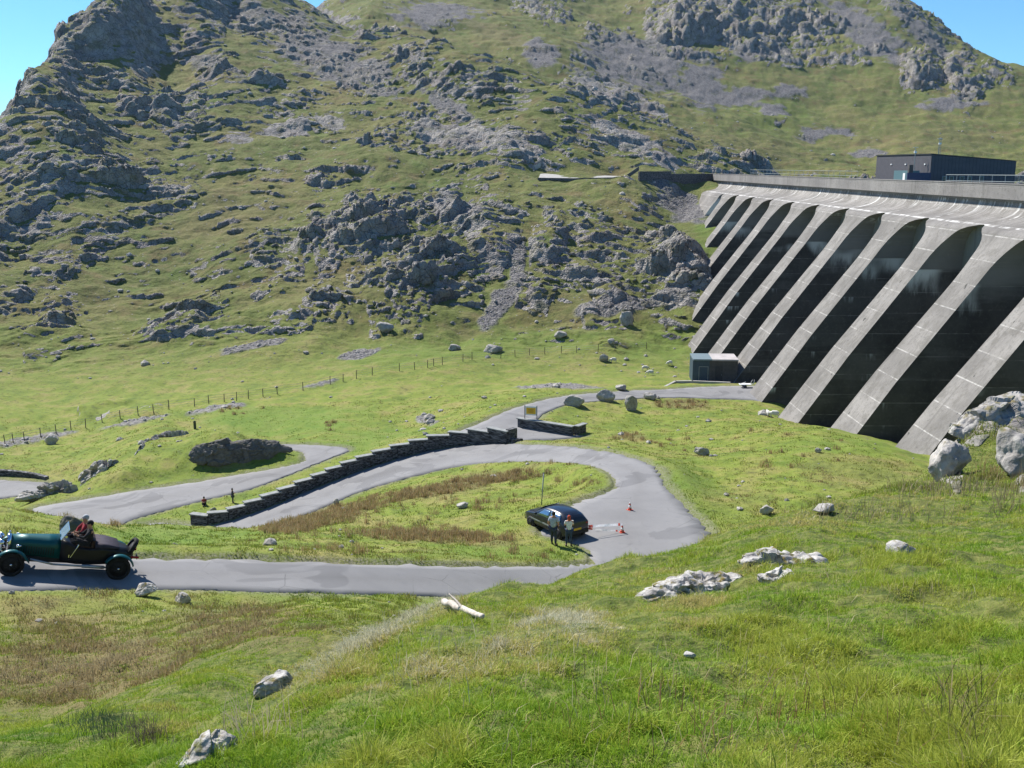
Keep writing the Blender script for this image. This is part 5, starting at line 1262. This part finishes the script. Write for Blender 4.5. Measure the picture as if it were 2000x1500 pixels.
person('man in a grey-blue T-shirt and dark trousers watching from behind the hatchback', p, math.radians(70), 1.80,
  pose(ankL=(.055,.07,.045),toeL=(.14,.09,.022),kneeL=(.045,.062,.285),ankR=(-.06,-.08,.045),toeR=(.02,-.10,.022),wrL=(.04,.115,.53),palmL=(.07,.09,.50),wrR=(.05,-.11,.53),palmR=(.08,-.08,.50),elL=(-.03,.15,.64),elR=(-.03,-.15,.64)), (M_T1,), M_JN, M_HD, stocky=1.12)
p = put(1111,1067,44)
person('woman with red hair and a white and grey top standing beside the man', p, math.radians(95), 1.68,
  pose(wrL=(.10,.06,.72),elL=(.03,.13,.66),palmL=(.12,.02,.76),elR=(.03,-.13,.66),wrR=(.10,-.05,.70),palmR=(.13,-.01,.73)), (M_T2,), M_JN2, M_HR, hairlen=1, stocky=.95)
p = put(455,983,70)
person('person in a dark jacket standing on the grass strip behind the stepped wall', p, math.radians(30), 1.30, pose(wrL=(.10,.05,.64),palmL=(.13,.02,.66),wrR=(.10,-.05,.62),palmR=(.13,-.02,.64)), (M_GRY,'long'), M_JN, M_HD)
p = put(399,986,70)
SIT = pose(pelvis=(0,0,.06),waist=(-.01,0,.14),chest=(.03,0,.27),neck=(.05,0,.365),head=(.065,0,.42),crown=(.07,0,.47),hipL=(.02,.05,.06),kneeL=(.20,.07,.20),ankL=(.26,.06,.035),toeL=(.33,.07,.02),hipR=(.02,-.05,.06),kneeR=(.20,-.07,.19),ankR=(.25,-.07,.035),toeR=(.32,-.09,.02),
  shL=(.03,.10,.32),elL=(.12,.12,.20),wrL=(.20,.05,.22),palmL=(.22,.0,.22),shR=(.03,-.10,.32),elR=(.12,-.12,.20),wrR=(.20,-.05,.21),palmR=(.22,-.01,.20))
person('person in a dark red top sitting on the grass strip with knees drawn up', p, math.radians(-70), 1.45, SIT, (M_RD,), M_DKC, M_HD)
# driver and passenger, in the car's frame
def in_car(x,y,z): return vc.matrix_basis @ Vector((x,y,z))
DR = pose(pelvis=(0,0,.05),waist=(-.02,0,.14),chest=(-.02,0,.26),neck=(.0,0,.36),head=(.015,0,.42),crown=(.02,0,.47),hipL=(.03,.05,.04),kneeL=(.24,.07,.10),ankL=(.42,.06,-.02),toeL=(.50,.06,-.01),hipR=(.03,-.05,.04),kneeR=(.24,-.07,.10),ankR=(.42,-.06,-.02),toeR=(.50,-.06,-.01),
  shL=(-.01,.105,.32),elL=(.10,.16,.20),wrL=(.20,.12,.22),palmL=(.235,.09,.235),shR=(-.01,-.105,.32),elR=(.10,-.12,.20),wrR=(.20,-.06,.24),palmR=(.235,-.04,.25))
rotc = (0,pit,yaw)
person('driver in a black jacket and dark cap at the wheel of the vintage car', in_car(-.62,.27,1.0), yaw, 1.76, DR, (M_DKC,'long'), M_DKC, M_HD, hat=M_DKC, rot=rotc)
DP = dict(DR); DP.update(elL=(.06,.13,.19),wrL=(.14,.05,.14),palmL=(.18,.02,.13),wrR=(.14,-.05,.14),palmR=(.18,-.02,.13))
person('passenger in a dark red jacket and pale cap sitting beside the driver', in_car(-.50,-.27,1.02), yaw, 1.76, DP, (M_RD,'long'), M_DKC, M_HD, hat=CL('pale_cap',(.40,.42,.45)), rot=rotc)
# ---------------------------------------------------------------- sheep
MWOOL = plain('sheep_wool', (.62,.60,.54), .95, var=.12, sc=9, bump=1.0); MFACE = plain('sheep_face', (.50,.46,.40), .9)
def sheep(u, v, yaw_, label, graze=True, k=1.0, mat=None):
    p = hit(u,v,85); r = thing('sheep', label, 'sheep', tuple(p), yaw_, 'sheep on the grass by the dam')
    s_ = k
    vs = [(0,0,.55),(-.38,0,.57),(-.50,0,.52),(.35,0,.56),(.48,0,.62 if not graze else .52),(.60,0,.75 if not graze else .34),(.72,0,.74 if not graze else .16)]
    ed = [(0,1),(1,2),(0,3),(3,4),(4,5),(5,6)]; rad = [.24,.22,.12,.21,.13,.085,.05]
    for sy in (-1,1):
        for x_ in (.30,-.36):
            b_ = len(vs); hip = 3 if x_>0 else 1
            vs += [(x_,sy*.13,.40),(x_+(.02 if x_>0 else -.05),sy*.13,.20),(x_,sy*.13,.02)]; rad += [.075,.035,.028]; ed += [(hip,b_),(b_,b_+1),(b_+1,b_+2)]
    o = skin_obj('body',[Vector(q)*s_ for q in vs],ed,[q*s_ for q in rad],mat or MWOOL,r)
    hx = .72 if True else 0; hz_ = vs[6][2]
    for sy in (-1,1):
        bm = bmesh.new(); bmesh.ops.create_uvsphere(bm,u_segments=8,v_segments=6,radius=1,matrix=Matrix.Translation(Vector((.61,sy*.10,vs[5][2]+.03))*s_)@Matrix.Diagonal((.02*s_,.06*s_,.025*s_,1))); bm_obj('ear',bm,MFACE,r,True)
    return r
sheep(1512,816,math.radians(160),'larger white sheep of the pair standing near the buttress toes',True,1.1)
sheep(1500,812,math.radians(95),'smaller white sheep at the left of the pair near the buttress toes',False,.8)
sheep(1260,724,math.radians(10),'white sheep grazing left of the valve house, upper one of two close together',True)
sheep(1270,733,math.radians(170),'white sheep grazing left of the valve house, lower one of two close together',True)
sheep(1308,713,math.radians(200),'white sheep grazing furthest right and nearest the valve house',True,.9)
sheep(1198,708,math.radians(180),'white sheep grazing furthest left beside a dark boulder',True)
boulder(1178,706,18,15,'dark boulder in the valley pasture beside the leftmost sheep',31)
# ---------------------------------------------------------------- weathered log and sticks
MLOG = plain('bleached_wood', (.50,.44,.38), .85, var=.25, sc=14, bump=.6)
a = hit(864,1186,5); b = hit(942,1217,4)
if abs(a.y-b.y)>2.5: a = hit(872,1192,5)
lg = thing('fallen_log','bleached broken branch lying in the grass on the edge of the mound','branch',tuple(a))
d=b-a; vv=[d*(i/8)+Vector((random.uniform(-.012,.012),random.uniform(-.02,.02),.045+random.uniform(-.01,.01))) for i in range(9)]
skin_obj('trunk',vv,[(i,i+1) for i in range(8)],[.030-.0014*i for i in range(9)],MLOG,lg,1)
skin_obj('twig',[d*.55+Vector((0,0,.05)),d*.55+Vector((-.05,.07,.08)),d*.55+Vector((-.10,.13,.10))],[(0,1),(1,2)],[.012,.008,.005],MLOG,lg,1)
# ---------------------------------------------------------------- grass, rushes
def mat_grass():
    t = NT('grass_blades'); c = t.attrc('tint')
    t.b.inputs['Specular IOR Level'].default_value=.25
    m = t.done(c, .6)
    tr = t.n('ShaderNodeBsdfTranslucent', Color=c); mx = t.n('ShaderNodeMixShader', Fac=.35)
    t.t.links.new(t.b.outputs[0], mx.inputs[1]); t.t.links.new(tr.outputs[0], mx.inputs[2]); t.t.links.new(mx.outputs[0], t.out.inputs[0])
    return m
MGR = mat_grass()
def blades(name, x, y, z, h, w, lean, col, label, cat, seed=0):
    """each blade: two-segment curved strip; arrays of equal length"""
    rg = np.random.default_rng(seed); n_ = len(x)
    th = rg.uniform(0, 2*np.pi, n_); la = rg.uniform(0, 2*np.pi, n_)
    wx, wy = np.cos(th)*w/2, np.sin(th)*w/2; lx, ly = np.cos(la)*lean*h, np.sin(la)*lean*h
    zz0 = z-.02
    V = np.empty((n_,5,3), np.float32)
    V[:,0] = np.stack([x-wx, y-wy, zz0],1); V[:,1] = np.stack([x+wx, y+wy, zz0],1)
    V[:,2] = np.stack([x+lx*.35-wx*.7, y+ly*.35-wy*.7, zz0+h*.58],1); V[:,3] = np.stack([x+lx*.35+wx*.7, y+ly*.35+wy*.7, zz0+h*.58],1)
    V[:,4] = np.stack([x+lx, y+ly, zz0+h*(1-.35*np.minimum(lean,1)**2)],1)
    me = bpy.data.meshes.new(name); me.vertices.add(n_*5); me.vertices.foreach_set('co', V.ravel())
    b = (np.arange(n_)*5)[:,None]
    lo = np.concatenate([b+np.array([[0,1,3,2]]), b+np.array([[2,3,4]])], 1).astype(np.int32).ravel()
    me.loops.add(len(lo)); me.loops.foreach_set('vertex_index', lo)
    me.polygons.add(n_*2); st = np.empty((n_,2), np.int32); st[:,0] = np.arange(n_)*7; st[:,1] = st[:,0]+4
    me.polygons.foreach_set('loop_start', st.ravel()); me.polygons.foreach_set('loop_total', np.tile([4,3], n_).astype(np.int32))
    ca_ = me.color_attributes.new('tint','FLOAT_COLOR','POINT')
    cc = np.ones((n_,5,4), np.float32); cc[:,:,:3] = col[:,None,:]
    ca_.data.foreach_set('color', cc.ravel()); me.materials.append(MGR); me.update()
    o = link(bpy.data.objects.new(name, me)); tag(o, label, cat, kind='stuff'); return o
def pal(idx, table): return np.array(table, np.float32)[idx]
GT = [(.12,.25,.020),(.21,.34,.025),(.29,.42,.035),(.38,.43,.06),(.52,.45,.16),(.60,.57,.40)]
def near_grass():
    rg = np.random.default_rng(11)
    N = 1600000
    L = rg.uniform(math.log(1.6), math.log(27), N); a = rg.uniform(-.60,.78,N)
    y = np.exp(L); x = a*y; z = ground(x,y)
    u_,v_ = project(x,y,z)
    ok = (v_ < 1640) & (v_ > 700)
    # keep off bare rock spots
    x,y,z,u_,v_ = x[ok],y[ok],z[ok],u_[ok],v_[ok]; n_ = len(x)
    big = fbm(x,y,0*x,2.4,3,seed=101); med = fbm(x,y,0*x,.55,2,seed=103); sm = fbm(x,y,0*x,.13,2,seed=104)
    # pale lichen-and-bent zone along the crest, lush zone lower
    nk_ = bilin(AX,LX,nrock,x/y,np.log(y)); kp = (nk_ < .35) & (rg.random(n_) < (.30+.70*sstep(-.28,.12,sm+med*.5)))
    x,y,z,u_,v_,big,med,sm = [q[kp] for q in (x,y,z,u_,v_,big,med,sm)]; n_ = len(x)
    pale = np.exp(-(((u_-1000)/330)**2+((v_-1230-(1100-u_)*.28)/80)**2)) + .6*np.exp(-(((u_-1650)/300)**2+((v_-1000)/50)**2)) + .5*np.exp(-(((u_-450)/200)**2+((v_-1420)/70)**2))
    moss = np.exp(-(((u_-1500)/380)**2+((v_-1260)/110)**2))
    t_ = 1.5+big*3.0+med*2.4+sm*1.6+rg.normal(0,.55,n_)+pale*2.8+moss*.9
    cr_l = np.clip(((u_-520)*360+(1345-v_)*175)/(360**2+175**2),0,1); dl = np.hypot(u_-(520+360*cr_l), v_-(1345-175*cr_l)); crest = np.exp(-(dl/26)**2)
    sp_ = sstep(.12,.35,fbm(x,y,0*x,.8,2,seed=107)); t_ = np.minimum(t_-.45+1.5*sp_, np.where(rg.random(n_)<.08, 5, 3.2)+pale*2.5) + crest*3.5
    idx = np.clip(np.round(t_),0,5).astype(int)
    col = pal(idx,GT)*(rg.uniform(.75,1.2,n_)[:,None]).astype(np.float32)
    tus = sstep(-.1,.5,med)
    h = (.030+.085*tus+.03*rg.random(n_))*np.where(sm>.1,1.15,.8)*(1-.35*np.clip(pale+moss*.8,0,1))*(.8+.5*sstep(.1,.5,big))
    h = np.maximum(h, .070)*(.72+.62*sstep(-.25,.45,med))
    h = np.minimum(h*.80, .125); h = np.where(rg.random(n_)<.03, h*1.6, h)

    w = np.maximum(.0040, y*.00056)*rg.uniform(.7,1.3,n_)
    lean = np.clip(rg.normal(.6,.35,n_),.05,1.5)
    blades('grass', x,y,z,h*.9,w,lean,col,'short green and straw-coloured grass covering the mound','grass',1)
near_grass()
def mid_grass():
    rg = np.random.default_rng(12); N = 640000
    L = rg.uniform(math.log(17), math.log(125), N); a = rg.uniform(-.60,.60,N)
    y = np.exp(L); x = a*y; dd_ = bilin(AX,LX,dist,a,L); 
    dr_ = bilin(AX,LX,dry,a,L); lu_ = bilin(AX,LX,lush,a,L)
    cl_ = fbm(x,y,0*x,.9,2,seed=105); big = fbm(x,y,0*x,6,3,seed=106)
    ok = (dd_ > .22+.5*rg.random(N)**2) & ~((x>30)&(y>62)) & (rg.random(N) < .35+.9*sstep(-.3,.4,cl_))
    x,y,a,dr_,lu_,cl_,big = [q[ok] for q in (x,y,a,dr_,lu_,cl_,big)]; n_=len(x)
    z = ground(x,y)
    t_ = 1.7+big*2.2+cl_*1.8+rg.normal(0,.6,n_)+dr_*2.0-lu_*1.2
    GT2 = [(.10,.175,.018),(.16,.24,.025),(.24,.28,.040),(.25,.24,.07),(.30,.23,.11),(.38,.31,.17)]
    col = pal(np.clip(np.round(t_),0,5).astype(int),GT2)*(rg.uniform(.75,1.2,n_)[:,None]).astype(np.float32)
    h = (.06+.14*sstep(-.1,.5,cl_)*(1-.4*lu_)+.06*dr_)*rg.uniform(.6,1.2,n_)
    h *= np.where(y>60,.8,1)
    w = np.maximum(.006,y*.0007)*rg.uniform(.7,1.3,n_)
    blades('grass', x,y,z,h,w,np.clip(rg.normal(.6,.3,n_),.05,1.3),col,'rough tufted pasture grass between the roads and in the hollow','grass',2)
mid_grass()
def rushes():
    rg = np.random.default_rng(13); cx, cy = [], []
    def region(u0,v0,ru,rv,ang,n_,dens=1.0,ymin=25):
        for _ in range(n_):
            a_ = rg.uniform(0,6.28); r_ = math.sqrt(rg.random()); c,s_ = math.cos(math.radians(ang)), math.sin(math.radians(ang))
            p,q = r_*math.cos(a_)*ru, r_*math.sin(a_)*rv
            u,v = u0+p*c+q*s_, v0-p*s_+q*c
            h_ = hit(u,v,ymin)
            d_ = float(bilin(AX,LX,dist,np.array([h_.x/h_.y]),np.array([math.log(h_.y)]))[0])
            if d_ > 1.0 and h_.y < 160: cx.append(h_.x); cy.append(h_.y)
    region(900,948,125,12,11,110); region(1010,932,70,9,8,40); region(720,985,110,15,14,130); region(600,1022,90,14,10,100); region(850,1048,155,12,-2,140); region(560,1035,60,8,0,50); region(800,1010,250,30,8,40)
    region(940,986,26,10,0,8); region(1130,942,60,7,0,8); region(1100,905,40,4,0,6); region(1010,1085,60,12,0,10); region(1120,1075,60,10,0,9); region(1340,790,70,8,0,30,ymin=80); region(1230,855,34,7,0,14,ymin=60); region(1600,790,110,7,-5,24,ymin=70); region(1290,860,60,14,0,6,ymin=60)
    region(640,1080,120,14,0,12); region(220,1022,50,5,0,8); region(160,1012,60,5,0,8); region(128,1140,8,6,0,2,ymin=25); region(283,1150,10,4,0,2,ymin=25); region(470,800,50,10,0,8,ymin=80); region(645,830,14,16,0,6,ymin=80); region(1500,880,200,40,0,14,ymin=50)
    region(1950,940,60,20,0,5,ymin=10)
    cx_,cy_ = np.array(cx),np.array(cy); K=46; n_=len(cx_)*K
    r_ = np.abs(rg.normal(0,.30,n_)); a_ = rg.uniform(0,6.28,n_)
    x = np.repeat(cx_,K)+r_*np.cos(a_); y = np.repeat(cy_,K)+r_*np.sin(a_); z = ground(x,y)
    hk = np.repeat(rg.uniform(.28,.60,len(cx_)),K)
    h = hk*rg.uniform(.6,1.1,n_)*(1-r_*.8)
    tb = [(.36,.25,.12),(.44,.33,.18),(.28,.21,.10),(.20,.22,.06),(.52,.42,.25)]
    col = pal(rg.choice(5,n_,p=[.32,.25,.2,.13,.10]),tb)*(rg.uniform(.75,1.15,n_)[:,None]).astype(np.float32)
    blades('rushes', x,y,z,np.maximum(h,.1),np.maximum(.008,y*.0004),np.clip(rg.normal(.3,.2,n_),.02,.9),col,'clumps of brown and orange dead rushes on the grass','rushes',3)
rushes()
def straws():
    rg = np.random.default_rng(14); sc_list = [(rg.uniform(300,2000), 0, 1) for _ in range(0)]
    # rush spikes and bent straws in the lower right corner and dark wiry tufts on the left
    xs_,ys_,hs_,cs_ = [],[],[],[]
    for (u0,v0,su,sv,n_,h0,h1,cl) in ((1880,1440,60,70,90,.20,.40,(.17,.16,.055)),(1870,1420,70,70,40,.18,.36,(.36,.29,.14)),(1960,990,30,30,60,.3,.6,(.25,.20,.12)),(190,1420,60,22,500,.10,.24,(.06,.10,.05)),(270,1440,40,20,400,.08,.2,(.12,.10,.08)),(500,1430,60,30,70,.15,.35,(.42,.36,.25)),(1340,1030,60,14,90,.2,.5,(.20,.19,.08)),(1700,1010,140,14,160,.2,.5,(.28,.24,.14)),(1850,960,100,14,200,.25,.5,(.30,.25,.15)),(1200,1330,500,130,300,.10,.22,(.50,.42,.24)),(1700,1150,260,60,200,.12,.25,(.44,.38,.20)),(900,1260,260,60,200,.10,.22,(.50,.46,.32)),(1500,1400,400,60,220,.10,.25,(.26,.16,.08)),(1390,1480,60,20,14,.15,.3,(.40,.32,.16)),(950,1480,60,20,12,.1,.25,(.36,.3,.14))):
        for _ in range(n_):
            h_ = hit(u0+rg.normal(0,su*.6), v0+rg.normal(0,sv*.6), 2.0)
            if h_.y > 26: continue
            xs_.append(h_.x); ys_.append(h_.y); hs_.append(rg.uniform(h0,h1)*.8); cs_.append(np.array(cl)*rg.uniform(.7,1.3))
    x,y = np.array(xs_),np.array(ys_); z = ground(x,y)
    blades('tall_grass', x,y,z,np.array(hs_),np.maximum(.0035,y*.0006),np.clip(rg.normal(.45,.35,len(x)),.02,1.5),np.array(cs_,np.float32),'tall wiry rush stems and dry straws standing in the mound grass','grass',4)
straws()
# ---------------------------------------------------------------- thin valley haze
bm = bmesh.new(); add_box(bm, (0,640,20), (2900,1500,420)); hz_ = NT('haze_air')
hz_.t.nodes.remove(hz_.b); pv = hz_.n('ShaderNodeVolumePrincipled', Color=(.72,.82,1.0), Density=.00006); hz_.t.links.new(pv.outputs[0], hz_.out.inputs['Volume'])
hz = bm_obj('haze', bm, hz_.m); hz['kind'] = 'stuff'
print('done', round(time.time()-T0,1))
